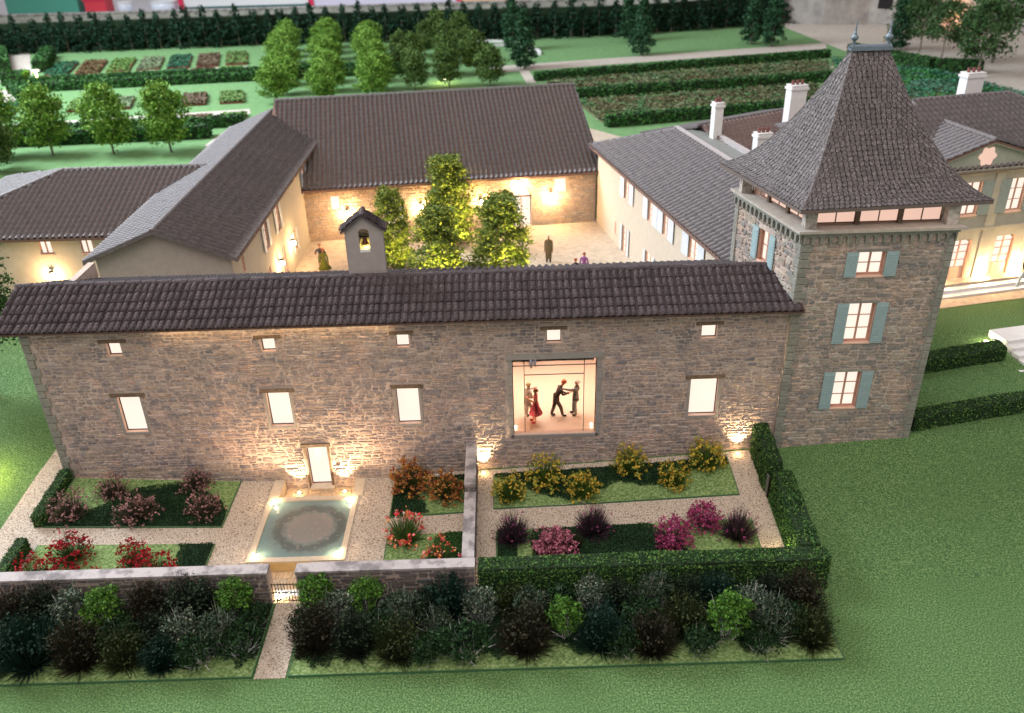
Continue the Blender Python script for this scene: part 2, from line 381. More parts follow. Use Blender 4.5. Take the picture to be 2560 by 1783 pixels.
# ================================================================== THE SETTING
HOLES = [(-10.05, -6.35, -5.1, 0.0), (-9.4, -7.58, -6.72, -5.1), (-8.55, -7.58, -7.16, -6.72), (-8.8, -7.4, 0.0, 1.2)]
def inhole(x, y): return any(a < x < b and c < y < d for a, b, c, d in HOLES)
def gridmesh(name, xs, ys, hf, mat, mask=None, parent=None, kind=None, skirt=0):
    xs = sorted(set(xs)); ys = sorted(set(ys)); o3 = org(parent)
    vs = [(x-o3.x, y-o3.y, hf(x, y)-o3.z) for y in ys for x in xs]; nx = len(xs)
    fs = [(j*nx+i, j*nx+i+1, (j+1)*nx+i+1, (j+1)*nx+i) for j in range(len(ys)-1) for i in range(nx-1)
          if (mask is None or mask((xs[i]+xs[i+1])/2, (ys[j]+ys[j+1])/2))]
    if skirt:
        ed = {}
        for f in fs:
            for k in range(4): e = (f[k], f[(k+1) % 4]); ed[e] = 1
        n = len(vs)
        for (a, b) in [e for e in ed if (e[1], e[0]) not in ed]:
            pa, pb = vs[a], vs[b]; k = len(vs); vs += [(pa[0], pa[1], pa[2]-skirt), (pb[0], pb[1], pb[2]-skirt)]; fs.append((a, k, k+1, b))
    me = bpy.data.meshes.new(name); me.from_pydata(vs, [], fs); me.materials.append(mat); me.update()
    me.polygons.foreach_set('use_smooth', [not skirt]*len(me.polygons))
    return link(name, me, parent, kind)
fr = lambda a, b, s: list(np.round(np.arange(a, b, s), 4))+[b]
XS = fr(-130, -46, 6)+fr(-45, 30, .6)+fr(32, 130, 6)+BX+[-10.05, -6.35, -8.55, -7.58, -8.8, -7.4, -9.4]
YS = fr(-30, -27, 1)+fr(-26, 45, .6)+fr(46, 146, 4)+[-7, 0, -5.1, -7.16, 1.2, -6.72]
gridmesh('lawn', XS, YS, g, M_lawn, lambda x, y: not inhole(x, y) and not (y > 45.5), kind='structure')
gridmesh('back_lawn', fr(-130, 130, 10), fr(46, 146, 5), lambda x, y: .8, M_farlawn, lambda x, y: y > 46, kind='structure')
def sheet(name, x0, x1, y0, y1, dz, mat, parent=None, kind='structure', mask=None, st=.5, skirt=.03, hf=g):
    xs = fr(x0, x1, st)+[x for x in BX if x0 < x < x1]+[x for h in HOLES for x in h[:2] if x0 < x < x1]
    ys = fr(y0, y1, st)+[y for y in (-7., 0.) if y0 < y < y1]+[y for h in HOLES for y in h[2:] if y0 < y < y1]
    return gridmesh(name, xs, ys, lambda x, y: hf(x, y)+dz, mat, mask or (lambda x, y: not inhole(x, y)), parent, kind, skirt)
sheet('gravel_path', -20.1, -1.86, -6.74, -.01, .022, M_gravel)
sheet('gravel_path', -1.43, 10.0, -6.9, -.12, .022, M_gravel)
sheet('gravel_path', -20.1, -18.8, 0, 5.5, .024, M_gravel)
sheet('gravel_path', -8.42, -7.42, -10.45, -7.16, .022, M_gravel)
sheet('gravel_path', -20.3, -1.4, -6.9, -6.74, -.02, M_gravel, skirt=0)
# courtyard and terrace
sheet('courtyard', -13.5, 10.5, 6.4, 29, .025, M_sand, mask=lambda x, y: True, st=1)
FC = F(24.9, 13.34, R(11.3))
def quadsheet(name, pts, mat, z=None, n=8, dz=.03, kind='structure', parent=None):
    vs = []; 
    for j in range(n+1):
        for i in range(n+1):
            s, t = i/n, j/n; x = (1-s)*(1-t)*pts[0][0]+s*(1-t)*pts[1][0]+s*t*pts[2][0]+(1-s)*t*pts[3][0]; y = (1-s)*(1-t)*pts[0][1]+s*(1-t)*pts[1][1]+s*t*pts[2][1]+(1-s)*t*pts[3][1]
            vs.append((x, y, (g(x, y) if z is None else z)+dz))
    me = bpy.data.meshes.new(name); me.from_pydata(vs, [], [(j*(n+1)+i, j*(n+1)+i+1, (j+1)*(n+1)+i+1, (j+1)*(n+1)+i) for j in range(n) for i in range(n)])
    me.materials.append(mat); me.update(); return link(name, me, parent, kind)
p = [FC.P(-11, 0, 2.35)[:2], FC.P(14, 0, 2.35)[:2], FC.P(14, 0, 0)[:2], FC.P(-11, 0, 0)[:2]]
quadsheet('terrace_gravel', p, M_sand, z=2.0, dz=.03)
# garden paths far behind
for pts in ([(-52.7, 61.6), (-27.4, 65.8), (-28.1, 68.2), (-53.6, 63.9)], [(-66.5, 88.6), (-34.6, 93.4), (-35.1, 95.5), (-67.0, 90.6)],
            [(-61, 80), (-58.8, 82), (-74, 113), (-79, 112)], [(-64, 74), (-58, 76), (-59, 84), (-66, 82)], [(-1.2, 85.0), (46, 96.0), (47.7, 101), (-1.3, 89.6)], [(-28.6, 52.5), (-26.5, 52), (-25.9, 58), (-28.2, 58)],
            [(9.4, 75), (50, 83.5), (50.2, 85), (9.3, 76.4)], [(9.7, 58.5), (33, 62.2), (33.2, 63), (9.7, 60)], [(3.2, 78), (4.4, 78), (3.8, 86), (2.5, 86)]):
    quadsheet('garden_path', pts, M_path, z=.8, dz=.03)
quadsheet('gravel_yard', [(50, 60), (85, 55), (95, 110), (46, 122)], M_path, z=.8, dz=.02)
quadsheet('forecourt', [(3, 45), (16, 33), (20, 40), (8, 56)], M_sand, z=.8, dz=.03)

# ---------------------------------------------- room behind the model
b = B(); b.box(-190, 150, -.5, 190, 300, .5); b.build('table_top', plain('table_cloth', (.62, .64, .70), .8), kind='structure')
b = B(); b.box(-260, 300, -60, 260, 302, 160); b.build('room_wall', speck('room_wall_paint', [(.3, (.66, .68, .74)), (.7, (.78, .78, .82))], .03, 0), kind='structure')
def goods(name, label, cat, x0, x1, y0, y1, z0, z1, col, extra=None):
    t = thing(name, label, cat, ((x0+x1)/2, y0, z0)); b = B(); b.box(x0, y0, z0, x1, y1, z1); b.build('case', plain('p_'+name+str(len(MATS)), col, .5), t)
    if extra: b = B(); [b.box(*e) for e in extra[0]]; b.build(extra[1], extra[2], t)
    return t
M_dark = plain('dark_green_line', (.03, .12, .11), .5)
M_red = plain('red_plastic', (.62, .03, .09), .4)
goods('storage_box', 'large teal green box standing behind the model wall at far left', 'box', -99.5, -85, 158, 166, .5, 7, (.08, .36, .27), ([(-99.9, 157.6, 6.2, -84.6, 166.4, 7.2)], 'lid', plain('teal_lid', (.06, .30, .23), .4)))
goods('storage_box', 'small red box beside the teal box behind the model wall', 'box', -83.7, -79.5, 158, 162, .5, 4.2, (.70, .05, .08), ([(-83.9, 157.8, 3.7, -79.3, 162.2, 4.3)], 'lid', M_red))
for x, w, lb in ((-78, 3.2, 'pale blue white bowl beside the red box'), (-71, 5.4, 'wide white bowl left of the red framed panel')):
    t = thing('bowl', lb, 'bowl', (x+w/2, 160, .5)); b = B(); b.lathe([(.3*w, 0), (.48*w, 1.2), (.5*w, 2.6), (.46*w, 2.6), (.4*w, 1)], (x+w/2, 160, .5), 20); b.build('basin', plain('pale_bowl', (.72, .80, .9), .2), t, True)
    b = B(); b.lathe([(.5*w, 2.5), (.53*w, 2.6), (.5*w, 2.75), (.46*w, 2.6)], (x+w/2, 160, .5), 20); b.build('rim', plain('bowl_rim', (.8, .8, .8), .2), t, True)
for i, (x0, x1, c, lb) in enumerate(((-64, -38.6, (.72, .74, .74), 'white display panel with a green line between red posts'), (-37.6, -8.5, (.60, .58, .70), 'lavender display panel right of the white one'), (-7.5, 22, (.72, .44, .26), 'orange brown display panel behind the model wall'))):
    t = thing('display_panel', lb, 'panel', (x0, 159, .5)); b = B(); b.box(x0, 159, .5, x1, 159.6, 9); b.build('board', plain('board%d' % i, c, .6), t)
    b = B(); b.box(x0-1, 158.7, .5, x0, 159.8, 9.2); b.build('post', M_red, t)
    if i == 0: b = B(); b.box(x0, 158.9, 1.6, x1, 158.99, 1.95); b.build('stripe', M_dark, t)

# perimeter wall of the model
pw = thing('perimeter_wall', 'long grey stone wall closing the far edge of the model garden', 'wall', (0, 140, 0))
M_perim = speck('perimeter_render', [(.3, (.22, .205, .20)), (.5, (.33, .31, .29)), (.7, (.42, .39, .36))], .5, .05, .95, det=7)
for pts, zt in ((((-130, 139.5), (20, 139.5)), 3.3), (((20, 139.5), (53, 118.5)), 7.5), (((53, 118.5), (60, 117.5)), 12), (((60, 117.5), (76.5, 105.5)), 12), (((76.5, 105.5), (92, 84)), 12)):
    (x0, y0), (x1, y1) = pts; b = B(); a = math.atan2(y1-y0, x1-x0); f = F(x0, y0, a); L = math.hypot(x1-x0, y1-y0)
    fbox(b, f, 0, L, 0, zt, -1, 0); b.build('wall_panel', M_perim, pw); b = B(); fbox(b, f, 0, L, zt, zt+.25, -1.15, .15); b.build('coping', M_coping, pw)
f = F(60, 117.5, math.atan2(-12, 16.5))
for a in (1.2, 5.6):
    b = B(); fbox(b, f, a, a+2.2, 3.3, 4.9, 0, .05); o = b.build('window', M_iron, pw)
L1 = thing('wall_lamp', 'amber lamp glowing on the far right perimeter wall', 'lamp', f.P(12, 3.4, .3)); b = B(); b.lathe([(0, .3), (.25, .1), (.25, -.2), (0, -.3)], f.P(12, 3.4, .35), 8); b.build('bulb', M_bulb, L1)
lamp('POINT', (0, -.6, 0), 900, (1, .5, .2), parent=L1, size=.3)

# ================================================================== FRONT STONE HOUSE
FH = F(0, 0, 0)
sw = [(-15.57, -15.03), (-9.6, -9.06), (-4.37, -3.85), (1.5, 2.08), (7.55, 8.15)]
HS = [(a, b_, 6.25, 6.84) for a, b_ in sw]+[(-15.75, -14.83, 2.7, 4.4), (-9.78, -8.86, 2.76, 4.4), (-4.58, -3.66, 2.7, 4.42), (7.3, 8.42, 2.68, 4.45)]
DOOR = (-8.55, -7.68, -.28, 1.69); BIG = (.13, 3.5, 1.98, 5.56)
HF = HS+[DOOR, BIG]
house = thing('stone_house', 'long rubble stone house with dark tiled roof and small glowing windows beside the tower', 'house', (-4, 0, 0))
wall(house, FH, -18.78, 10.95, -.6, 7.55, HF, M_mortar, .32, reveal=M_reveal)
wall(house, F(-18.80, 6.6, R(-90)), 0, 6.6, -.6, 7.55, [], M_mortar, .3)
wall(house, F(9.6, 6.6, R(180)), 0, 28.3, -.6, 6.4, [], M_plaster, .3)
marg = lambda h: (h[0]-.0, h[1]+.0, h[2], h[3])
LH = [(a-.28, b_+.28, 6.84, 6.99) for a, b_ in sw]+[(h[0]-.28, h[1]+.28, h[3], h[3]+.17) for h in HS[5:]]+[(DOOR[0]-.3, DOOR[1]+.2, 1.69, 1.84)]
n1 = stones(house, FH, -18.75, 10.9, -.55, 7.5, HF+LH+[(BIG[0]-.28, BIG[1]+.28, BIG[2]-.12, BIG[3]+.26), (-18.78, -18.36, -1, 8), (DOOR[0]-.12, DOOR[1]+.12, -.6, 1.7)]+[(h[0]-.1, h[1]+.1, h[2]-.12, h[3]) for h in HS[5:]], M_stone, .135, .36, seed=3, d=.027, joint=.03,
            zbot=lambda x: g(x, 0)-.35, prefer=lambda x, z: True)
quoins(house, FH, -18.8, .2, 7.5, 1, big=.42, small=.3, h=.36)
for i, h in enumerate(HF):
    x0, x1, z0, z1 = h
    if h is BIG: continue
    w = B(); t = .03
    fbox(w, FH, x0, x0+t, z0, z1, -.24, -.17); fbox(w, FH, x1-t, x1, z0, z1, -.24, -.17); fbox(w, FH, x0+t, x1-t, z0, z0+t, -.24, -.17); fbox(w, FH, x0+t, x1-t, z1-t, z1, -.24, -.17)
    nm = 'door' if h is DOOR else 'window'
    fo = w.build(nm, M_iron, house); w = B(); fbox(w, FH, x0+t, x1-t, z0+t, z1-t, -.23, -.20); w.build('pane', M_panew, fo)
    r_ = rnd
    o1 = .25+r_.uniform(-.03, .05); hh = .13 if i < 5 else .15; lf = B()
    fbox(lf, FH, x0-o1*(.9 if i < 5 else .8), x1+o1*.85, z1+.005, z1+hh, -.1, .06); lo = lf.build('lintel', M_wood, house)
    for v in lo.data.vertices: v.co.z += mnoise.noise(v.co*3)*.03; v.co.x += mnoise.noise(v.co*2+Vector((5, 0, 0)))*.05
    if i >= 5 and h is not DOOR:
        for (A0, A1, Z0, Z1) in ((x0-.1, x0-.005, z0-.1, z1), (x1+.005, x1+.1, z0-.1, z1), (x0-.005, x1+.005, z0-.1, z0-.005)):
            w = B(); fbox(w, FH, A0, A1, Z0, Z1, -.1, .035); w.build('window_surround', M_trim, house)
w = B(); fbox(w, FH, DOOR[0]-.1, DOOR[0]-.005, -.36, 1.69, -.1, .05); w.build('door_jamb', M_wood, house)
w = B(); fbox(w, FH, DOOR[1]+.005, DOOR[1]+.1, -.36, 1.69, -.1, .05); w.build('door_jamb', M_wood, house)
w = B(); fbox(w, FH, DOOR[0]-.02, DOOR[1]+.12, -.37, -.27, -.1, .26); w.build('doorstep', M_kerb, house)
# big window: grey stone surround, mullions, glass and a lit room
x0, x1, z0, z1 = BIG
w = B(); fbox(w, FH, x0-.26, x1+.26, z1+.005, z1+.25, -.1, .075); w.build('lintel', M_trim, house)
for s in (0, 1):
    z = z0-.1; k = 0
    while z < z1-.05:
        hh = min(rnd.uniform(.42, .62), z1-z); w = B(); e = .17+.07*(k % 2)
        A = (x0-e, x0-.005) if s == 0 else (x1+.005, x1+e)
        fbox(w, FH, A[0], A[1], z+.01, z+hh-.01, -.1, .05); w.build('jamb_stone', M_trim, house); z += hh; k += 1
w = B(); fbox(w, FH, x0-.1, x1+.1, z0-.12, z0-.005, -.1, .05); w.build('sill', M_trim, house)
w = B()
for a, bz0, bz1 in ((x0, z0, z1), (x0+.46, z0, z1), (x1-.5, z0, z1), (x1-.028, z0, z1)): fbox(w, FH, a, a+.028, bz0, bz1, -.2, -.17)
fbox(w, FH, x0, x1, z1-.42, z1-.39, -.2, -.165); fbox(w, FH, x0+.46, x1-.5, z1-.84, z1-.81, -.2, -.165)
bw = w.build('window', M_iron, house)
mg, nt, bs = _mk('clear_glass'); bs.inputs['Transmission Weight'].default_value = 1; bs.inputs['Roughness'].default_value = .0; bs.inputs['IOR'].default_value = 1.0; bs.inputs['Base Color'].default_value = (1, 1, 1, 1); bs.inputs['Specular IOR Level'].default_value = .1
w = B(); w.add([FH.P(x0, z0, -.183), FH.P(x1, z0, -.183), FH.P(x1, z1, -.183), FH.P(x0, z1, -.183)], [(0, 1, 2, 3)]); w.build('pane', mg, bw)
M_room = speck('warm_room_paint', [(.3, (.86, .69, .57)), (.7, (.90, .73, .61))], .6, .0, .8)
room = B(); RX0, RX1, RY1, RZ0, RZ1 = -.5, 4.1, 6.3, 1.93, 5.9
room.add([(RX0, .34, RZ0), (RX1, .34, RZ0), (RX1, RY1, RZ0), (RX0, RY1, RZ0), (RX0, .34, RZ1), (RX1, .34, RZ1), (RX1, RY1, RZ1), (RX0, RY1, RZ1)],
         [(0, 1, 2, 3), (3, 2, 6, 7), (0, 3, 7, 4), (1, 5, 6, 2), (4, 7, 6, 5)])
room.build('room_shell', M_room, house)
lamp('AREA', (1.8-(-4), 3.2, 5.8), 430, (1, .80, .66), parent=house, size=3.2)  # unseen area lamp, assumed for the lit room
for x, y in ((x0+.09, .42), (x1-.12, .42)):
    w = B(); w.lathe([(0, .06), (.035, .03), (.035, 0), (0, 0)], (x, y, z0), 8); w.build('spot_lens', M_bulb, house); lamp('POINT', (x+4, y, z0+.15), 45, WARMW, parent=house, size=.03)

# roof of the front house
TA = math.atan(.38); ct, st_ = math.cos(TA), math.sin(TA)
EY, EZ, RY_, RZ_ = -.5, 7.54, 1.9, 8.45
b = B()
b.add([(-19.45, EY, EZ), (11.3, EY, EZ), (11.3, RY_, RZ_), (-19.45, RY_, RZ_), (-19.45, 7.0, RZ_-.38*5.1), (11.3, 7.0, RZ_-.38*5.1)]+[(-19.45, EY, EZ-.07), (11.3, EY, EZ-.07), (11.3, RY_, RZ_-.09), (-19.45, RY_, RZ_-.09), (-19.45, 7.0, RZ_-.38*5.1-.07), (11.3, 7.0, RZ_-.38*5.1-.07)],
      [(0, 1, 2, 3), (3, 2, 5, 4), (7, 6, 9, 8), (8, 9, 10, 11), (0, 6, 7, 1), (0, 3, 9, 6), (3, 4, 10, 9), (1, 7, 8, 2), (2, 8, 11, 5), (4, 5, 11, 10)])
roof = b.build('roof', plain('roof_under', (.10, .06, .05), .8), house)
# gable infill
b = B(); b.add([(-18.78, 0, 7.5), (-18.78, 6.6, 6.3), (-18.78, 6.6, 6.55), (-18.78, 1.9, 8.36), (-18.78, 0, 7.62)], [(0, 1, 2, 3, 4)]); b.build('gable', M_mortar, house)
def tilemesh(L=.56, r0=.11, r1=.088, h=.075):
    vs = []; 
    for s, rr, z in ((0, r0, .03), (L, r1, 0)):
        for k in range(7):
            t = math.pi*k/6; vs.append((-math.cos(t)*rr, s, z+math.sin(t)*h*(1.1 if s == 0 else .9)))
        for k in range(7):
            t = math.pi*k/6; vs.append((-math.cos(t)*(rr-.018), s, z-.015+math.sin(t)*(h-.012)*(1.1 if s == 0 else .9)))
    fs = [(k, k+1, 15+k, 14+k) for k in range(6)]+[(k+1, k, 7+k, 8+k) for k in range(6)]
    me = bpy.data.meshes.new('roof_tile'); me.from_pydata(vs, [], fs); me.materials.append(M_tile); me.polygons.foreach_set('use_smooth', [i < 6 for i in range(12)]); me.update(); return me
TM = [tilemesh(r0=.11+.005*k, h=.074+.005*k) for k in (-1, 0, 1)]
pitch = .272; ncol = int(30.7/pitch); SLOPE = math.hypot(RY_-EY, RZ_-EZ); rowl = (SLOPE-.05)/5
Mx = Matrix.Rotation(TA, 4, 'X'); rest = B(); cnt = 0; cand = []
for i in range(ncol+1):
    for j in range(5): cand.append((i, j))
parts = {(i, j) for i, j in cand if j <= 2}; parts = set(sorted(parts, key=lambda t: (t[1], abs(t[0]-ncol*.45)))[:300])
for i, j in cand:
    x = -19.37+i*pitch+.02*math.sin(i*2.1); s = j*rowl-.04
    m4 = Matrix.Translation((x+rnd.uniform(-.01, .01), EY+s*ct, EZ+.035+s*st_))@Mx@Matrix.Rotation(rnd.uniform(-.03, .03), 4, 'Z')@Matrix.Scale(1+rnd.uniform(-.03, .03), 4)
    me = rnd.choice(TM)
    if (i, j) in parts:
        o = bpy.data.objects.new('roof_tile', me); COL.objects.link(o); o.parent = roof; o.matrix_local = Matrix.Translation(-org(house))@m4
    else: rest.add([m4@v.co for v in me.vertices], [tuple(p.vertices) for p in me.polygons])
rest.build('upper_tile_courses', M_tile, roof, True, 'stuff')
# pan channels between the cover tiles and the rear slope
corr_roof(roof, (-19.45+.156, EY, EZ+.012), (1, 0, 0), (0, ct, st_), [(0, 0), (30.5, 0), (30.5, SLOPE), (0, SLOPE)], .272, rowl, .03, M_tile, 'pan_tiles', .02)
corr_roof(roof, (-19.45, 7.0, RZ_-.38*5.1+.02), (1, 0, 0), (0, -ct, st_), [(0, 0), (30.75, 0), (30.75, 5.46), (0, 5.46)], .312, .45, .07, M_tile, 'rear_tile_slope')
ridge(roof, (-19.45, RY_, RZ_+.02), (11.3, RY_, RZ_+.02), .13, .62, M_tile)

# ================================================================== TOWER
TFL, TFR, TBL, TBR = (10.95, -.1), (16.58, -.1), (9.72, 4.7), (15.35, 4.7)
tower = thing('stone_tower', 'square rubble stone tower with blue shutters and a flared slate roof', 'tower', (13.3, 2.3, 1))
FT = F(0, -.1, 0); aL = math.atan2(TFL[1]-TBL[1], TFL[0]-TBL[0]); LL = math.hypot(TFL[1]-TBL[1], TFL[0]-TBL[0]); FL_ = F(TBL[0], TBL[1], aL)
WT = [(13.12, 14.12, 8.78, 9.72), (13.1, 14.12, 5.95, 7.62), (13.05, 14.08, 2.93, 4.6)]
WL = [(2.05, 2.85, 8.42, 9.72)]
ZC = 10.18   # underside of the cornice
wall(tower, FT, TFL[0], TFR[0], 0, 10.6, WT, M_mortar, .3, reveal=M_frame); wall(tower, FL_, 0, LL, 0, 10.6, WL, M_mortar, .3, reveal=M_frame)
for P0, P1 in ((TFR, TBR), (TBR, TBL)):
    a = math.atan2(P1[1]-P0[1], P1[0]-P0[0]); f = F(P0[0], P0[1], a); wall(tower, f, 0, math.hypot(P1[0]-P0[0], P1[1]-P0[1]), 0, 10.6, [], M_tstone, .3)
ex = lambda h: (h[0]-.1, h[1]+.12, h[2]-.08, h[3]+.14)
n2 = stones(tower, FT, TFL[0]+.3, TFR[0]-.3, .6, ZC, [ex(h) for h in WT], M_tstone, .14, .36, seed=11, d=.03, nmax=190)
n3 = stones(tower, FL_, .25, LL-.25, 5.5, ZC-.05, [ex(h) for h in WL], M_tstone, .19, .42, seed=12, nmax=110, d=.04)
quoins(tower, FT, TFL[0]-.02, .9, ZC, 1, big=.42, small=.3, h=.33); quoins(tower, FT, TFR[0]+.02, 1.0, ZC, -1, big=.42, small=.28, h=.33)
quoins(tower, FL_, LL+.02, 6.8, ZC, -1, big=.4, small=.26, h=.33); quoins(tower, FL_, -.02, 6.0, ZC, 1, big=.35, small=.25, h=.33)
# arcaded cornice: corbels with little arches, a string course and a ledge
def cornice(f, L, name='cornice'):
    n = max(8, round(L/.33)); p = L/n
    for i in range(n):
        b = B(); a = i*p; r = p*.34; cx = a+p/2; zc = ZC+.14; pts = []
        # plate with an arched notch
        outl = [(a+.004, ZC-.06)]+[(a+.004, ZC+.30), (a+p-.004, ZC+.30), (a+p-.004, ZC-.06)]+[(cx+r, ZC-.06)]+[(cx+r*math.cos(t), zc+r*math.sin(t)) for t in [math.pi*k/6 for k in range(7)]]+[(cx-r, ZC-.06)]
        nn = len(outl); vs = [f.P(x, z, .0) for x, z in outl]+[f.P(x, z, .13) for x, z in outl]
        b.add(vs, [tuple(range(nn, 2*nn))]+[(k, nn+k, nn+(k+1) % nn, (k+1) % nn) for k in range(nn)])
        b.build('corbel_arch', M_quoin, tower)
    b = B(); fbox(b, f, -.05, L+.05, ZC+.30, ZC+.40, -.05, .17); b.build('string_course', M_quoin, tower)
cornice(F(TFL[0], -.1, 0), TFR[0]-TFL[0]); cornice(FL_, LL)
def off(P, d):  # grow the tower plan
    cx = sum(p[0] for p in P)/4; cy_ = sum(p[1] for p in P)/4; return [(p[0]+d*math.copysign(1, p[0]-cx), p[1]+d*math.copysign(1, p[1]-cy_)) for p in P]
TP = [TFL, TFR, TBR, TBL]
b = B(); b.prism(off(TP, .26), ZC+.402, ZC+.50); led = b.build('ledge', speck('ledge_stone', [(.3, (.36, .33, .29)), (.7, (.47, .43, .38))], 3, .01, .8), tower)
ZP = ZC+.5   # parapet floor
for c in TP:
    sx = 1 if c[0] < 13.2 else -1; sy_ = 1 if c[1] < 2 else -1; x, y = c[0]+sx*.02, c[1]+sy_*.05; b = B(); b.box(min(x, x+sx*.42), min(y, y+sy_*.42), ZP, max(x, x+sx*.42), max(y, y+sy_*.42), 11.62)
    b.build('corner_post', speck('post_stone', [(.35, (.20, .18, .16)), (.5, (.42, .38, .34)), (.65, (.55, .50, .45))], 5, .02, .8), tower)
def belvedere(f, a0, a1, n):
    p = (a1-a0)/n
    for i in range(n):
        A0, A1 = a0+i*p+.07, a0+(i+1)*p-.07; w = B(); zt = 11.6
        for (q0, q1, z0_, z1_) in ((A0, A0+.04, ZP+.06, zt), (A1-.04, A1, ZP+.06, zt), (A0, A1, ZP+.06, ZP+.1), ((A0+A1)/2-.02, (A0+A1)/2+.02, ZP+.1, zt)): fbox(w, f, q0, q1, z0_, z1_, -.45, -.40)
        fo = w.build('window', M_wood, tower); w = B(); fbox(w, f, A0+.04, A1-.04, ZP+.1, zt, -.44, -.425); w.build('pane', M_panep, fo)
        if i: w = B(); fbox(w, f, a0+i*p-.075, a0+i*p+.075, ZP, zt, -.5, -.33); w.build('mullion_post', M_wood, tower)
belvedere(F(TFL[0], -.1, 0), .45, TFR[0]-TFL[0]-.42, 3); belvedere(FL_, .42, LL-.45, 3)
w = B(); w.prism(off(TP, -.52), ZP, 11.55); w.build('lantern_core', M_frame, tower)
def casement(parent, f, h, rows, shut=M_shutter, sw_=.45, lattice=True, frame=M_frame, pane=M_panew, slats=12, sill=True, dep=.2, onlyr=None, gap=.02):
    x0, x1, z0, z1 = h; w = B(); t = .06; cx = (x0+x1)/2
    for q in ((x0, x0+t, z0, z1), (x1-t, x1, z0, z1), (x0+t, x1-t, z0, z0+t), (x0+t, x1-t, z1-t, z1), (cx-.035, cx+.035, z0+t, z1-t))[:5 if lattice else 4]: fbox(w, f, *q, -dep, -dep+.06)
    for k in range(1, rows): z = z0+(z1-z0)*k/rows; fbox(w, f, x0+t, cx-.035, z-.015, z+.015, -dep+.01, -dep+.045); fbox(w, f, cx+.035, x1-t, z-.015, z+.015, -dep+.01, -dep+.045)
    fo = w.build('window', frame, parent); w = B(); fbox(w, f, x0+t, x1-t, z0+t, z1-t, -dep-.02, -dep+.008); w.build('pane', pane, fo)
    if sill: w = B(); fbox(w, f, x0-.04, x1+.06, z0-.07, z0-.004, -.15, .05); w.build('sill', M_reveal, fo)
    for s in (-1, 1):
        if sw_ <= 0: continue
        A0, A1 = (x0-sw_-gap, x0-gap) if s < 0 else (x1+gap, x1+sw_+gap)
        w = B(); fbox(w, f, A0, A1, z0-.03, z1+.03, .055, .085); so = w.build('shutter', shut, parent)
        if slats:
            w = B(); dz = (z1-z0-.1)/slats
            for k in range(slats): fbox(w, f, A0+.05, A1-.05, z0+.05+k*dz, z0+.05+(k+.6)*dz, .085, .098)
            w.build('louvre', shut, so, kind='stuff')
for h, r_ in zip(WT, (2, 3, 3)): casement(tower, FT, h, r_, slats=int((h[3]-h[2])*11)); w = B(); fbox(w, FT, h[0]-.1, h[1]+.1, h[3]+.02, h[3]+.12, 0, .05); w.build('lintel', M_quoin, tower)
casement(tower, FL_, WL[0], 2, M_shutter, .42, slats=10)
# flared slate roof
EFL, EFR, EBR, EBL = map(Vector, ((10.52, -.68, 11.6), (17.62, -.18, 11.6), (16.1, 5.95, 11.6), (9.05, 5.5, 11.6)))
RL, RR = Vector((12.78, 2.7, 16.5)), Vector((14.03, 2.72, 16.5))
fz = lambda h: .2*h+1.0*h*h-.2*h**3
def rp(e0, e1, r0, r1, a, h):
    p = e0.lerp(e1, a).lerp(r0.lerp(r1, a), h); p.z = 11.6+4.9*fz(h)
    return p
b = B(); b.add([tuple(v) for v in (EFL, EFR, EBR, EBL)]+[(v.x, v.y, v.z-.13) for v in (EFL, EFR, EBR, EBL)], [(7, 6, 5, 4), (0, 4, 5, 1), (1, 5, 6, 2), (2, 6, 7, 3), (3, 7, 4, 0)])
troof = b.build('roof', plain('eave_board', (.14, .11, .10), .8), tower)
sides = ((EFL, EFR, RL, RR), (EBL, EFL, RL, RL), (EFR, EBR, RR, RR), (EBR, EBL, RR, RL)); NH = 24
b = B()
for e0, e1, q0, q1 in sides:
    vs = [tuple(rp(e0, e1, q0, q1, i/6, j/NH)) for j in range(NH+1) for i in range(7)]; b.add(vs, [(j*7+i, j*7+i+1, (j+1)*7+i+1, (j+1)*7+i) for j in range(NH) for i in range(6)])
b.build('roof_deck', M_slatejoint, troof, True)
allsl = []
for si, (e0, e1, q0, q1) in enumerate(sides[:2]+sides[2:]):
    # rows by arc length
    N_ = 200; hs = [k/N_ for k in range(N_+1)]; pts = [rp(e0, e1, q0, q1, .5, h) for h in hs]; arc = [0]
    for k in range(N_): arc.append(arc[-1]+(pts[k+1]-pts[k]).length)
    rowh = .19; nr = int(arc[-1]/rowh); wd = .20
    hat = lambda s: float(np.interp(s, arc, hs))
    for j in range(nr):
        h0, h1 = hat(j*rowh), hat(min((j+1.22)*rowh, arc[-1])); Lr = (rp(e0, e1, q0, q1, 0, h0)-rp(e0, e1, q0, q1, 1, h0)).length; n = max(2, round(Lr/wd)); sh = .5*(j % 2)
        for i in range(n+(j % 2)):
            A0, A1 = (i-sh)/n, (i+1-sh)/n; A0, A1 = max(0, A0)+.085/n, min(1, A1)-.085/n
            if A1-A0 < .25/n: continue
            c = .33*(A1-A0); hb = h0+(h1-h0)*.23; ht = h0+(h1-h0)*.74
            P = [rp(e0, e1, q0, q1, a, h) for a, h in ((A0+c, h0), (A1-c, h0), (A1, hb), (A1, ht), (A1-c*.8, h1), (A0+c*.8, h1), (A0, ht), (A0, hb))]
            nv = (P[2]-P[0]).cross(P[6]-P[0]).normalized(); nv = -nv if nv.z < 0 else nv
            lift = [.034, .034, .032, .024, .02, .02, .024, .032]; k = rnd.uniform(-.005, .005)
            top = [p+nv*(lf+k) for p, lf in zip(P, lift)]
            allsl.append((si, j, [tuple(v) for v in P]+[tuple(v) for v in top], [tuple(range(8, 16))]+[(q, (q+1) % 8, 8+(q+1) % 8, 8+q) for q in range(8)]))
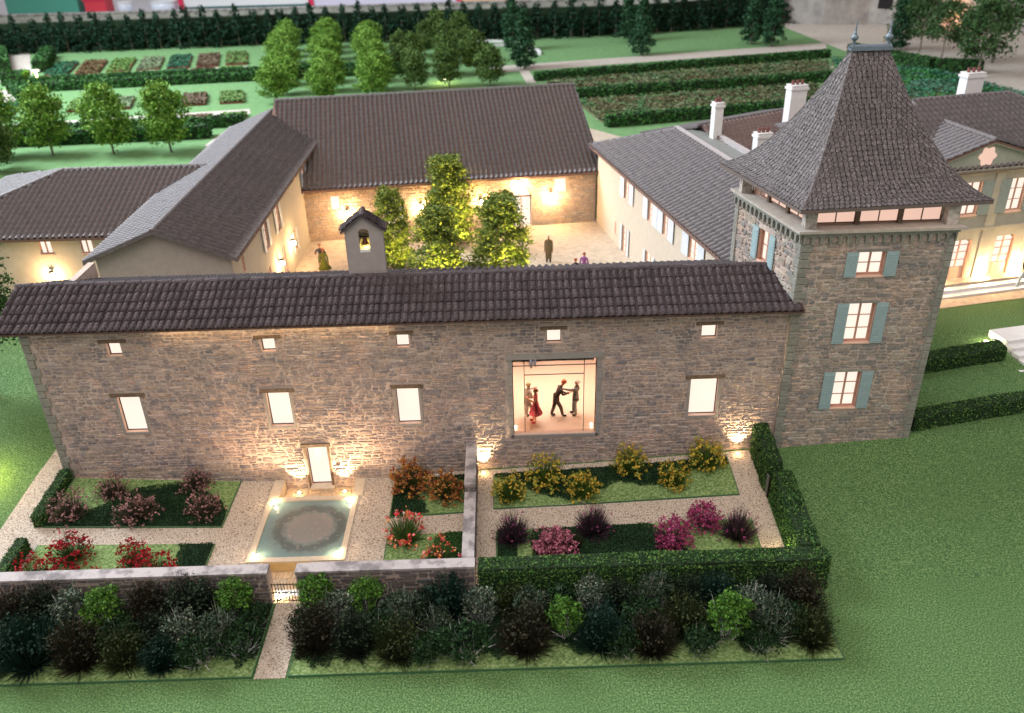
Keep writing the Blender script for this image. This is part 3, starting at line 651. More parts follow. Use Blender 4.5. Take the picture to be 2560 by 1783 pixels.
pick = [s for s in allsl if s[0] == 1 and s[1] < 15][:170]+[s for s in allsl if s[0] == 0][:130]; pid = {id(s) for s in pick}; rest = B()
for s in allsl:
    if id(s) in pid: b = B(); b.add(s[2], s[3]); b.build('slate', M_slate, troof)
    else: rest.add(s[2], s[3])
rest.build('slate_field', M_slate, troof, kind='stuff')
b = B()
for e, q in ((EFL, RL), (EFR, RR), (EBL, RL), (EBR, RR)):
    b.tube([tuple(rp(e, e, q, q, 0, h/12)+Vector((0, 0, .02))) for h in range(13)], [.035]*13, 6)
b.build('hip_trim', M_slate, troof)
b = B(); b.box(RL.x-.12, 2.55, 16.42, RR.x+.12, 2.87, 16.56); b.tube([(RL.x-.12, 2.7, 16.56), (RR.x+.12, 2.7, 16.56)], [.07, .07]); b.build('ridge_cap', M_lead, troof)
for x in (RL.x, RR.x):
    b = B(); b.lathe([(.08, 0), (.09, .03), (.055, .07), (.06, .13), (.05, .24), (.08, .27), (.125, .32), (.135, .37), (.115, .43), (.05, .47), (.065, .5), (.04, .54), (.032, .66), (.016, .9), (.0, 1.04)], (x, 2.7, 16.5), 12); b.build('finial', M_lead, troof, True)

# ================================================================== AXIS: LANDING, POOL, PASSAGE, GATE
def bx(name, parent, mat, *q, kind=None):
    b = B(); b.box(*q); return b.build(name, mat, parent, kind=kind)
M_flag = stone_mat('landing_flag', [(.3, (.50, .38, .25)), (.5, (.60, .46, .30)), (.7, (.52, .40, .27))], (.85, 1.1))
ld = thing('sunken_landing', 'sunken stone landing with pale kerbs in front of the glowing door', 'landing', (-8.1, -.6, -.4))
bx('base', ld, M_kerb, -10.05, -1.19, -.6, -6.35, 0, -.42)
xx = -9.62
for j in range(3):
    xx = -9.62
    while xx < -6.7:
        w_ = rnd.uniform(.3, .6); x2 = min(xx+w_, -6.63); bx('flagstone', ld, M_flag, xx+.01, -.02-(j+1)*.38, -.42, x2-.01, -.04-j*.38, -.39+rnd.uniform(-.006, .006)); xx = x2
for a, b_ in ((-10.05, -9.64), (-6.62, -6.2)):
    bx('kerb', ld, M_kerb, a, -1.18, -.5, b_, -.02, .07)
pool = thing('pool', 'square ornamental pool with pale rim and a murky ring under teal water', 'pool', (-8.2, -3.1, 0))
for q in ((-10.05, -1.44, -.6, -6.35, -1.2, .06), (-10.05, -5.08, -.6, -6.35, -4.84, .06), (-10.05, -4.838, -.6, -9.83, -1.442, .058), (-6.57, -4.838, -.6, -6.35, -1.442, .058)): bx('rim', pool, M_kerb, *q)
m, nt, bs = _mk('pool_water')
tc = nt.nodes.new('ShaderNodeTexCoord'); sx = nt.nodes.new('ShaderNodeVectorMath'); sx.operation = 'LENGTH'
mpn = nt.nodes.new('ShaderNodeMapping'); mpn.inputs['Scale'].default_value = (1/1.5, 1/1.45, 0); mpn.inputs['Location'].default_value = (-.12, 0, 0)
nt.links.new(tc.outputs['Object'], mpn.inputs[0]); nt.links.new(mpn.outputs[0], sx.inputs[0])
nz = noise(nt, 3.2, 6, .6); ad = nt.nodes.new('ShaderNodeMath'); ad.operation = 'MULTIPLY_ADD'; nt.links.new(nz, ad.inputs[0]); ad.inputs[1].default_value = .42; nt.links.new(sx.outputs['Value'], ad.inputs[2])
sc7 = nt.nodes.new('ShaderNodeMath'); sc7.operation = 'MULTIPLY'; nt.links.new(ad.outputs[0], sc7.inputs[0]); sc7.inputs[1].default_value = .68
c = ramp(nt, sc7.outputs[0], [(0, (.20, .20, .195)), (.44, (.21, .205, .20)), (.52, (.22, .21, .20)), (.57, (.17, .20, .20)), (.66, (.085, .11, .11)), (.76, (.09, .12, .12)), (.83, (.15, .215, .215)), (1, (.16, .26, .265))])
# outside the ring: teal, greyer towards the ring
gt = nt.nodes.new('ShaderNodeMath'); gt.operation = 'GREATER_THAN'; nt.links.new(ad.outputs[0], gt.inputs[0]); gt.inputs[1].default_value = 9
out = ramp(nt, noise(nt, 1.2, 2), [(.3, (.15, .25, .255)), (.7, (.21, .32, .32))])
c = mix(nt, c, out, gt.outputs[0])
bl = noise(nt, 5.5, 3, .5); bm = ramp(nt, bl, [(.62, (0, 0, 0)), (.66, (.7, .7, .7))]); ins = nt.nodes.new('ShaderNodeMath'); ins.operation = 'LESS_THAN'; nt.links.new(ad.outputs[0], ins.inputs[0]); ins.inputs[1].default_value = 1.08
mm = nt.nodes.new('ShaderNodeMath'); mm.operation = 'MULTIPLY'; nt.links.new(bm, mm.inputs[0]); nt.links.new(ins.outputs[0], mm.inputs[1])
c = mix(nt, c, (.33, .28, .25), mm.outputs[0])
nt.links.new(c, bs.inputs['Base Color']); bs.inputs['Roughness'].default_value = .22; bs.inputs['Specular IOR Level'].default_value = .5
bump(nt, bs, noise(nt, 3.5, 3), .02); M_pool = m
o = bx('water', pool, M_pool, -9.83, -4.838, -.3, -6.57, -1.442, -.02)
bx('front_face', pool, speck('yellow_lit_render', [(.3, (.48, .33, .14)), (.7, (.56, .40, .20))], 3), -9.4, -5.105, -.6, -7.58, -5.085, .02)  # yellow lamplight on this face is put into its colour
ps = thing('passage', 'narrow paved passage dropping between the pool and the little iron gate', 'passage', (-8.07, -6.1, -.5))
bx('base', ps, M_kerb, -9.4, -7.16, -.7, -7.57, -5.11, -.42); bx('side_wall', ps, M_kerb, -9.5, -6.74, -.6, -9.4, -5.1, .03); bx('side_wall', ps, M_mortar, -9.4, -6.84, -.6, -8.56, -6.73, .03)
for j in range(3):
    xx = -9.37
    while xx < -7.62:
        x2 = min(xx+rnd.uniform(.22, .4), -7.59); bx('flagstone', ps, M_flag, xx+.01, -5.5-j*.36, -.42, x2-.01, -5.15-j*.36, -.39); xx = x2
bx('step', ps, M_white, -9.39, -6.62, -.42, -7.57, -6.3, -.18); bx('threshold', ps, M_flag, -8.56, -7.2, -.42, -7.57, -6.622, -.2)
gate = thing('iron_gate', 'small black barred iron gate between the two garden wall halves', 'gate', (-8.07, -7.08, 0))
for k in range(9):
    x = -8.5+k*.107; b = B(); b.tube([(x, -7.08, -.02), (x, -7.08, .86)], [.012, .012], 5); b.build('bar', M_iron, gate)
for z in (.04, .42, .80): bx('rail', gate, M_iron, -8.53, -7.092, z-.012, -7.61, -7.068, z+.012)

def garden_wall(name, label, f, L, z0, z1, thick, seed, cat='wall', parts=150, z0f=None, coping=True):
    t = thing(name, label, cat, f.P(L/2, z0, 0)); b = B(); fbox(b, f, 0, L, z0, z1-.06, -thick, 0); b.build('core', M_mortar, t)
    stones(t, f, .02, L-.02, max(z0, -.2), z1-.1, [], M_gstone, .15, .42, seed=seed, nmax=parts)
    # worn rendered top
    b = B(); n = max(3, int(L/.5))
    for i in range(n+1):
        a = L*i/n
    for i in range(n):
        a0, a1 = L*i/n, L*(i+1)/n; e = [.012*math.sin(i*1.7+k) for k in range(2)]
        fbox(b, f, a0, a1, z1-.08, z1, -thick-.01, .03)
    b.build('coping', M_coping, t); return t
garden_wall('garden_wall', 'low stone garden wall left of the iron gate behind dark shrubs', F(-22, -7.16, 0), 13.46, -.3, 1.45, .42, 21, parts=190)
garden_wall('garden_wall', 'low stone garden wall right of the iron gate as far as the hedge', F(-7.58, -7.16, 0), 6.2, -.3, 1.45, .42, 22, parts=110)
yw = thing('garden_wall', 'stepped stone wall running from the house to the front garden wall', 'wall', (-1.64, -3.4, 0))
for y0, y1, zt in ((-2.9, -.04, 1.72), (-6.72, -2.9, 1.36)):
    bx('core', yw, M_mortar, -1.82, y0, -.2, -1.46, y1, zt-.06); bx('coping', yw, M_coping, -1.86, y0-.02, zt-.07, -1.42, y1, zt)
    stones(yw, F(-1.46, y0+.02, R(90)), 0, y1-y0-.03, 0, zt-.1, [], M_gstone, .16, .4, seed=int(zt*10), nmax=60)
    stones(yw, F(-1.82, y1-.02, R(-90)), 0, y1-y0-.03, 0, zt-.1, [], M_gstone, .16, .4, seed=int(zt*10)+5, nmax=20)
stones(yw, F(-1.86, -2.92, 0), 0, .44, 1.38, 1.64, [], M_gstone, .13, .2, seed=8, nmax=20)

# ================================================================== LAMPS
def uplight(label, x, y, z, e, tgt=None, spot=80, col=WARMW, group='small ground spotlights', nm='ground_spotlight', size=.04, r=.07, off_=(0, 0, .12)):
    t = thing(nm, label, 'spotlight', (x, y, z), group)
    b = B(); b.lathe([(r*1.3, 0), (r*1.3, .05), (r, .07), (r*.9, .05)], (x, y, z), 10); b.build('housing', M_white, t)
    b = B(); b.lathe([(r*.95, .045), (r*.6, .085), (0, .10)], (x, y, z), 10); b.build('lens', M_bulb, t)
    if tgt: lamp('SPOT', off_, e, col, t, None, size, spot, .8).rotation_euler = (Vector(tgt)-Vector((x, y, z))-Vector(off_)).to_track_quat('-Z', 'Y').to_euler()
    else: lamp('POINT', off_, e, col, t, size=size)
    return t
UL = [('spotlight lighting the stones left of the glowing door', -9.02, -.42, -.39), ('spotlight lighting the stones right of the glowing door', -7.1, -.42, -.39),
      ('spotlight at the foot of the house beside the stepped wall', -1.2, -.3, .28), ('spotlight at the foot of the house beside the tall end hedge', 9.45, -.3, .86)]
for lb, x, y, z in UL:
    uplight(lb, x, y, z, 1300, (x, .06, z+3.8), 84); o = lamp('POINT', (x, y-.05, z+.14), 12, WARM, size=.05)
    o.name = 'spill_light'
for lb, x, y in (('pool light at the back left corner of the pool', -9.72, -1.55), ('pool light at the back right corner of the pool', -6.68, -1.55), ('pool light at the front left corner of the pool', -9.72, -4.72), ('pool light at the front right corner of the pool', -6.68, -4.72)):
    uplight(lb, x, y, .0, 30, off_=(.0, 0, .16), r=.09, col=WARMW)
    if y > -2: o = lamp('SPOT', (x, y, .12), 900, (1, .64, .36), target=(x*.5-8.1*.5+(x+8.1)*1.5, .1, 4.6), size=.05, spot=120, blend=1); o.name = 'wash_light'  # extra spot, added to wash the facade with warm light
uplight('spotlight in the passage behind the iron gate', -8.44, -6.75, -.2, 26, off_=(.02, 0, .15), r=.05)
uplight('lamp hidden in the corner of the tall hedges', 9.7, -6.1, .1, 90, off_=(0, 0, .35), col=(1, .80, .3))
uplight('assumed unseen lawn lamp just beyond the left edge of the picture', -22.9, -.6, .6, 1500, (-22.6, -.2, -3), 165, off_=(0, 0, 1.0), col=(1, .74, .16), r=.12)  # unseen lamp, assumed and added to warm the left lawn
uplight('lamp between the front hedge and the stepped wall end', -1.28, -6.4, .05, 5, off_=(.05, 0, .5), col=WARM, r=.04)
# unseen area lamp added for the warm glow below the eaves
lamp('AREA', (-9.0+.0, -.30, 7.42), 50, (1, .68, .36), target=(-9, .02, 5.6), size=.25).data.shape = 'RECTANGLE'
COL.objects[-1].data.size = 9; COL.objects[-1].data.size_y = .08

# ================================================================== GARDEN BEDS
M_cover = leafmat('ground_cover_leaf', [(.005, .018, .008), (.011, .038, .014), (.024, .07, .024)])
M_cover2 = leafmat('ground_cover_leaf_mid', [(.015, .045, .012), (.03, .09, .02), (.06, .14, .035)])
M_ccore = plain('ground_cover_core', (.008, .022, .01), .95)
def bed(label, x0, x1, y0, y1, cover, cmat=M_cover, dens=420, name='flower_bed', edge=M_edge):
    t = thing(name, label, 'flower bed', ((x0+x1)/2, (y0+y1)/2, g((x0+x1)/2, (y0+y1)/2)))
    sheet('turf', x0, x1, y0, y1, .07, M_turf, t, 'stuff', mask=lambda x, y: True, st=.35, skirt=.06)
    for a, b_, c, d in ((x0-.035, x1+.035, y0-.03, y0-.002), (x0-.035, x0-.002, y0, y1), (x1+.002, x1+.035, y0, y1)):
        sheet('edging', a, b_, c, d, .085, edge, t, None, mask=lambda x, y: True, st=.5, skirt=.10)
    if cover:
        n = int((x1-x0)*(y1-y0)*dens*3); X = rng.uniform(x0+.03, x1-.03, n); Y = rng.uniform(y0+.03, y1-.03, n)
        C = [(x, y, g(x, y)+.07+.03+.12*(.5+mnoise.noise(Vector((x*2, y*2, 0))))*rng.uniform(.3, 1)) for x, y in zip(X, Y) if cover(x, y)]
        if C:
            o3 = org(t); me = leaves('ground_cover', np.array(C)-np.array(o3), .07, cmat, nrm=(0, 0, 1), jit=.7); link('ground_cover', me, t, 'stuff')
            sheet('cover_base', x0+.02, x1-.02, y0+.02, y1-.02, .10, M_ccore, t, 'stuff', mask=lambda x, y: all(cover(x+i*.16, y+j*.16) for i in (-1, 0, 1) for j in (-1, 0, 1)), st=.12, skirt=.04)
    return t
ip = lambda xs, ys: (lambda x: float(np.interp(x, xs, ys)))
fA = ip([-18.5, -16.8, -15.6, -14, -12.6, -11.8, -11.5], [-2.6, -2.0, -.75, -.35, -.9, -1.7, -2.2])
fE = ip([-.7, .3, 1.2, 2.2, 3.2, 4.4, 5.4, 6.4, 7.5, 9], [-.75, -1.3, -2.0, -2.4, -2.0, -1.5, -1.9, -1.7, -1.1, -.9])
wb = lambda x, y: .12*mnoise.noise(Vector((x*2.3, y*2.3, 4)))
bed('flower bed with pink shrubs and dark ivy hump against the house, left of the pool', -18.4, -11.5, -3.0, -.12, lambda x, y: y < fA(x)+wb(x, y))
bed('bright turf bed with red poppies behind the left garden wall', -18.2, -11.5, -6.6, -4.0, lambda x, y: x > -12.9+(-4.0-y)*.3+wb(x, y)*2 and y > -6.2)
bed('flower bed with rust orange shrubs between the pool and the stepped wall', -4.9, -1.95, -2.7, -.35, lambda x, y: x < -3.9-(y+1)*.35+wb(x, y)*2 or y > -.75+wb(x, y) and x > -3.4)
bed('small flower bed with red shrubs in the corner of the two stone walls', -4.85, -1.95, -6.6, -3.85, lambda x, y: x > -3.0+(y+4.2)*.35+wb(x, y)*2, M_cover2)
bed('flower bed with yellow shrubs under the big lit window', -.75, 8.95, -2.6, -.5, lambda x, y: y > fE(x)+wb(x, y))
bed('flower bed with purple and pink shrubs behind the front hedge', -.65, 9.1, -6.5, -3.9, lambda x, y: .6+wb(x, y)*3 < x < 5.3+(-y-4)*.8+wb(x, y) or x < .1, M_cover)
# front planting plots on the lawn side
for lb, x0, x1 in (('front plot crowded with dark shrubs left of the gravel path', -21.5, -8.5), ('front plot crowded with dark shrubs right of the gravel path', -7.3, 10.4)):
    bed(lb, x0, x1, -10.4, -7.25, (lambda x, y: y > -9.75+.7*mnoise.noise(Vector((x*.7, 3, 0)))+.5*mnoise.noise(Vector((x*2.5, y, 0)))), M_cover, 300, 'planting_plot')

# ================================================================== HEDGES
M_hleaf = leafmat('hedge_leaf', [(.010, .038, .010), (.026, .08, .02), (.055, .14, .035), (.14, .24, .055)])
M_hfar = leafmat('far_hedge_leaf', [(.012, .055, .012), (.035, .12, .03), (.07, .19, .05)])
def hedge(label, pts, w, h, leaf=.1, dens=330, mat=M_hleaf, name='hedge', zf=g, round_=.0, group=None, zb=None):
    x0, y0 = pts[0]; t = thing(name, label, 'hedge', (x0, y0, zf(x0, y0)), group); C = []; Nn = []; b = B()
    for (ax, ay), (bx_, by) in zip(pts, pts[1:]):
        L = math.hypot(bx_-ax, by-ay); f = F(ax, ay, math.atan2(by-ay, bx_-ax)); n = max(1, int(L/1.5))
        for i in range(n):
            q = []
            for a in (L*i/n, L*(i+1)/n):
                for d in (w/2-.04, -w/2+.04): p = f.P(a, 0, d); q.append((p[0], p[1], zf(p[0], p[1])))
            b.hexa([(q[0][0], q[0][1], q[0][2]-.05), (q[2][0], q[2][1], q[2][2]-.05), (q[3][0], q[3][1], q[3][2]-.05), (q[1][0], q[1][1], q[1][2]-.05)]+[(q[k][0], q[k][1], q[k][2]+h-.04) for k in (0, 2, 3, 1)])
        S = [(L*w, 't'), (L*h, 'f'), (L*h, 'b'), (w*h, 'l'), (w*h, 'r')]
        for area, k in S:
            m_ = int(area*dens); A = rng.uniform(0, L, m_); D = rng.uniform(-w/2, w/2, m_); Z = rng.uniform(0, h, m_); nv = (0, 0, 1)
            if k == 't': Z[:] = h
            if k == 'f': D[:] = w/2; nv = (f.n[0], f.n[1], .3)
            if k == 'b': D[:] = -w/2; nv = (-f.n[0], -f.n[1], .3)
            if k == 'l': A[:] = 0; nv = (-f.u[0], -f.u[1], .3)
            if k == 'r': A[:] = L; nv = (f.u[0], f.u[1], .3)
            for a, d, z in zip(A, D, Z):
                p = f.P(a, 0, d); nz_ = mnoise.noise(Vector((p[0]*1.7, p[1]*1.7, z*1.7)))*.07+rnd.uniform(-.05, .03)
                ed = 1-.10*((abs(d)/(w/2))**6)*(z/h)**6
                C.append((p[0]+nv[0]*nz_, p[1]+nv[1]*nz_, zf(p[0], p[1])+z*ed+(nz_ if k == 't' else 0))); Nn.append(nv)
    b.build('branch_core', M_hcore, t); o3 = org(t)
    link('foliage', leaves('foliage', np.array(C)-np.array(o3), leaf, mat, np.array(Nn), jit=.6), t, 'stuff'); return t
hedge('long clipped front hedge right of the stone garden wall', [(-1.25, -6.93), (10.9, -6.93)], .68, 1.38, .095, 420)
hedge('tall clipped side hedge joining the right end of the front hedge', [(10.42, -6.6), (10.42, -3.0)], .72, 1.45, .095, 420)
hedge('tall clipped end hedge against the house beside the tower foot', [(10.28, -2.5), (10.28, -.22)], .62, 1.45, .095, 420)
hedge('clipped hedge at the left end of the pink shrub bed', [(-18.62, -3.0), (-18.62, -.2)], .42, .6, .07, 500)
hedge('clipped hedge at the left end of the poppy bed', [(-18.6, -6.5), (-18.6, -4.15)], .45, .62, .07, 500)
hedge('lower of the two low hedges on the lawn right of the tower', [(16.85, .55), (26, 2.35)], .72, .72, .09, 300)
hedge('upper of the two low hedges on the lawn, ending at the steps', [(18.2, 4.75), (23.35, 5.75)], .75, .72, .09, 300)
gg = thing('garden_gate', 'small grey gate panel in the gap between the two side hedges', 'gate', (10.2, -2.75, .5))
bx('panel', gg, plain('grey_green_panel', (.12, .15, .13), .5), 10.0, -2.80, .62, 10.04, -2.5, 1.5); bx('gate_post', gg, M_iron, 9.99, -2.86, .5, 10.05, -2.80, 1.55)

# steps on the right lawn
FS = F(24.3, 5.35, R(11.3)); stp = thing('garden_steps', 'pale stone garden steps at the right edge of the lawn', 'steps', FS.P(2, 1.5, 0))
for k in range(4):
    b = B(); fbox(b, FS, -.25+.1*k*0, 5, 1.45, 1.80+.17*k-.02, -.4-.45*k-.45, .3-.45*k+.1); b.build('step', M_white, stp)
b = B(); fbox(b, FS, -.75, 5, 1.4, 1.62, -.2, .75); b.build('step', M_white, stp)
uplight('small lamp on the lawn at the top of the garden steps', 23.3, 6.85, 1.9, 40, off_=(0, 0, .25), r=.14, col=(1, .85, .5))

# ================================================================== SHRUBS
PROTO = {}
KS = {  # blades n, blade cols, width, h ; blossoms n, cols, size, shell ; leaves n, cols, size
 'pink':   dict(b=(420, [(.02, .03, .015), (.06, .05, .035), (.10, .08, .06)], .007), f=(700, [(.33, .16, .155), (.45, .26, .245), (.20, .10, .10), (.10, .07, .06)], .05, .55), h=.62),
 'red':    dict(b=(320, [(.03, .06, .015), (.06, .11, .03)], .007), f=(620, [(.26, .010, .016), (.38, .02, .03), (.15, .0, .008)], .078, .70), h=.85, core=(.05, .09, .02)),
 'rust':   dict(b=(420, [(.03, .06, .015), (.09, .10, .03)], .007), f=(560, [(.28, .09, .03), (.42, .22, .05), (.18, .035, .025), (.33, .15, .04)], .085, .62), h=.7),
 'redwhite': dict(b=(460, [(.04, .09, .02), (.10, .19, .04)], .008), f=(230, [(.65, .06, .06), (.5, .03, .05), (.75, .35, .10), (.75, .1, .1), (.7, .65, .6)], .085, .7), h=.75),
 'yellow': dict(b=(420, [(.04, .09, .015), (.10, .18, .03)], .008), f=(560, [(.45, .28, .03), (.55, .37, .05), (.34, .32, .05), (.16, .24, .05)], .075, .62), h=.72),
 'purple': dict(b=(1000, [(.022, .016, .022), (.045, .028, .04), (.08, .05, .065)], .007), f=(200, [(.28, .05, .15), (.20, .04, .12)], .05, .45), h=.8),
 'magenta': dict(b=(180, [(.10, .02, .06), (.16, .03, .09)], .008), f=(1300, [(.28, .025, .10), (.40, .06, .17), (.18, .018, .07), (.45, .11, .22)], .065, .62), h=.75),
 'rosy':   dict(b=(260, [(.18, .04, .08), (.26, .08, .12)], .008), f=(1200, [(.38, .11, .16), (.50, .19, .25), (.25, .06, .10)], .065, .62), h=.62),
 'black':  dict(l=(500, [(.005, .013, .006), (.014, .028, .012), (.03, .05, .022)], .06), b=(1300, [(.004, .009, .006), (.010, .018, .010), (.018, .027, .017)], .007), h=.95),
 'brown':  dict(l=(500, [(.008, .010, .005), (.02, .020, .010), (.04, .034, .018)], .055), b=(1100, [(.007, .007, .004), (.020, .016, .009), (.040, .030, .017)], .007), h=.9),
 'olive':  dict(l=(350, [(.010, .02, .006), (.03, .045, .014), (.055, .075, .025)], .055), b=(1100, [(.008, .016, .005), (.025, .038, .011), (.055, .072, .022)], .008), h=.8),
 'teal':   dict(l=(400, [(.003, .014, .009), (.008, .028, .018), (.014, .042, .026)], .06), b=(1300, [(.002, .012, .009), (.005, .026, .018), (.010, .042, .028)], .008), h=.9),
 'bright': dict(b=(60, [(.03, .06, .01)], .008), l=(2000, [(.025, .08, .010), (.055, .15, .016), (.10, .22, .03), (.015, .05, .008)], .075), h=1.15),
 'pale':   dict(b=(90, [(.04, .05, .03)], .008), l=(1500, [(.012, .03, .015), (.03, .055, .035), (.08, .11, .08), (.24, .27, .19)], .07), h=1.05),
 'dim':    dict(b=(120, [(.02, .035, .02)], .008), l=(1400, [(.008, .022, .010), (.02, .042, .022), (.04, .065, .038), (.09, .11, .07)], .07), h=.95),
 'leafy':  dict(b=(60, [(.01, .02, .01)], .008), l=(1300, [(.004, .016, .006), (.010, .035, .010), (.022, .06, .016)], .075), h=.7),
}
def proto(kind, var=0):
    key = (kind, var)
    if key in PROTO: return PROTO[key]
    k = KS[kind]; root = bpy.data.objects.new(kind+'_shrub', None); root.empty_display_size = .2; ch = []
    H = k['h']; nb, cb, wb_ = k['b']; D = dirs(nb, .05); ln = (rng.uniform(.45, 1.15, nb)**.8)[:, None]*(1+.18*np.sin(D[:, :1]*5+var*2)*np.cos(D[:, 1:2]*4+var))
    T = D*ln*np.array([.5, .5, H]); Bs = D*np.array([.16, .16, .0])+rng.normal(0, .03, (nb, 3))*[1, 1, 0]
    ch.append(('stem', blades('stem', Bs, T, wb_, leafmat('stem_'+kind, cb), droop=-.05)))
    if 'f' in k:
        n, cc, s, sh = k['f']; nc = max(30, n//7); CD = dirs(nc, .0); cr = rng.uniform(sh, 1.08, nc)[:, None]
        Cc = CD*cr*np.array([.5, .5, H])+[0, 0, .03]; C = np.repeat(Cc, n//nc, 0)+rng.normal(0, s*.45, (nc*(n//nc), 3))
        ch.append(('blossom', leaves('blossom', C, s, leafmat('blossom_'+kind, cc), asp=.7)))
    if 'l' in k:
        n, cc, s = k['l']; nc = 90; CD = dirs(nc, -.35); cr = rng.uniform(.35, 1.0, nc)[:, None]**.6
        Cc = CD*cr*np.array([.42, .42, H*.42])+[0, 0, H*.52]; C = np.repeat(Cc, n//nc, 0)+rng.normal(0, .045, (nc*(n//nc), 3))
        ch.append(('foliage', leaves('foliage', C, s, leafmat('foliage_'+kind, cc))))
    PROTO[key] = (root, ch); return PROTO[key]
def shrub(kind, label, x, y, d, zs=1., group=None, name=None, dz=.08):
    _, ch = proto(kind, rnd.randrange(3)); t = thing(name or {'bright': 'leafy_shrub', 'pale': 'pale_shrub', 'dim': 'leafy_shrub', 'leafy': 'leafy_shrub'}.get(kind, 'flowering_shrub' if 'f' in KS[kind] else 'spiky_shrub'), label, 'shrub', (x, y, g(x, y)+dz), group)
    t.rotation_euler.z = rnd.uniform(0, 6.28); t.scale = (d, d, d*zs)
    for n, me in ch: o = bpy.data.objects.new(n, me); COL.objects.link(o); o.parent = t; o['kind'] = 'stuff'
    return t
for a in [
 ('pink', 'pink shrub at the left end of the ivy bed beside the small hedge', -17.6, -2.35, 1.75), ('pink', 'dusty pink shrub on bright turf near the house wall, second from the left', -16.4, -1.15, 1.45),
 ('pink', 'pink shrub in the middle of the dark ivy hump', -14.9, -2.45, 1.85), ('pink', 'pink shrub nearest the pool in the ivy bed', -12.35, -2.2, 1.6), ('pink', 'pink shrub leaning against the house wall above the ivy hump', -13.2, -.6, 1.5),
 ('red', 'large round clump of red poppies, left of two', -16.6, -4.75, 1.5), ('red', 'tall clump of red poppies, right of two', -14.1, -5.1, 1.25),
 ('red', 'low row of red poppies half hidden by the wall at far left', -17.4, -6.0, 1.5), ('red', 'low red poppies peeping over the wall beside the ivy triangle', -12.9, -6.0, 1.6), ('red', 'low red poppies peeping over the wall between the two big clumps', -15.4, -6.2, 1.1),
 ('rust', 'wide rust orange shrub against the house, left of the stepped wall', -4.15, -.95, 1.85), ('rust', 'rust and maroon shrub beside the stepped wall', -2.65, -1.65, 1.6),
 ('redwhite', 'red and white flowered shrub with long green blades right of the pool', -4.15, -4.1, 1.7), ('redwhite', 'small red and white shrub half hidden by the front wall corner', -2.75, -5.4, 1.35),
 ('yellow', 'yellow green shrub at the left corner of the yellow bed', -.1, -1.95, 1.5), ('yellow', 'tall yellow orange shrub, second in the yellow bed', 1.4, -1.2, 1.7), ('yellow', 'small yellow shrub on the turf in front of the tall yellow one', 2.8, -2.1, 1.5),
 ('yellow', 'orange yellow shrub against the house under the big window corner', 4.85, -.85, 1.6), ('yellow', 'green and yellow shrub on the turf right of centre', 6.5, -1.75, 1.45), ('yellow', 'orange yellow shrub at the right end of the yellow bed', 8.0, -.85, 1.7),
 ('purple', 'dark purple spiky shrub at the left end of the purple bed', -.05, -4.4, 1.55), ('rosy', 'rosy pink shrub half behind the front hedge', 1.5, -5.2, 1.65), ('purple', 'blackish purple spiky shrub on the gravel edge', 3.05, -4.2, 1.6),
 ('magenta', 'magenta shrub just behind the hedge, left of the pair', 5.95, -5.0, 1.5), ('magenta', 'magenta shrub standing highest beside the gravel path', 7.2, -4.2, 1.4), ('purple', 'purple spiky shrub at the right end of the purple bed', 8.4, -4.75, 1.55)]: shrub(*a)
olive_sprig = shrub('olive', 'small olive green sprig between the rosy and blackish shrubs', 2.3, -4.9, .7)
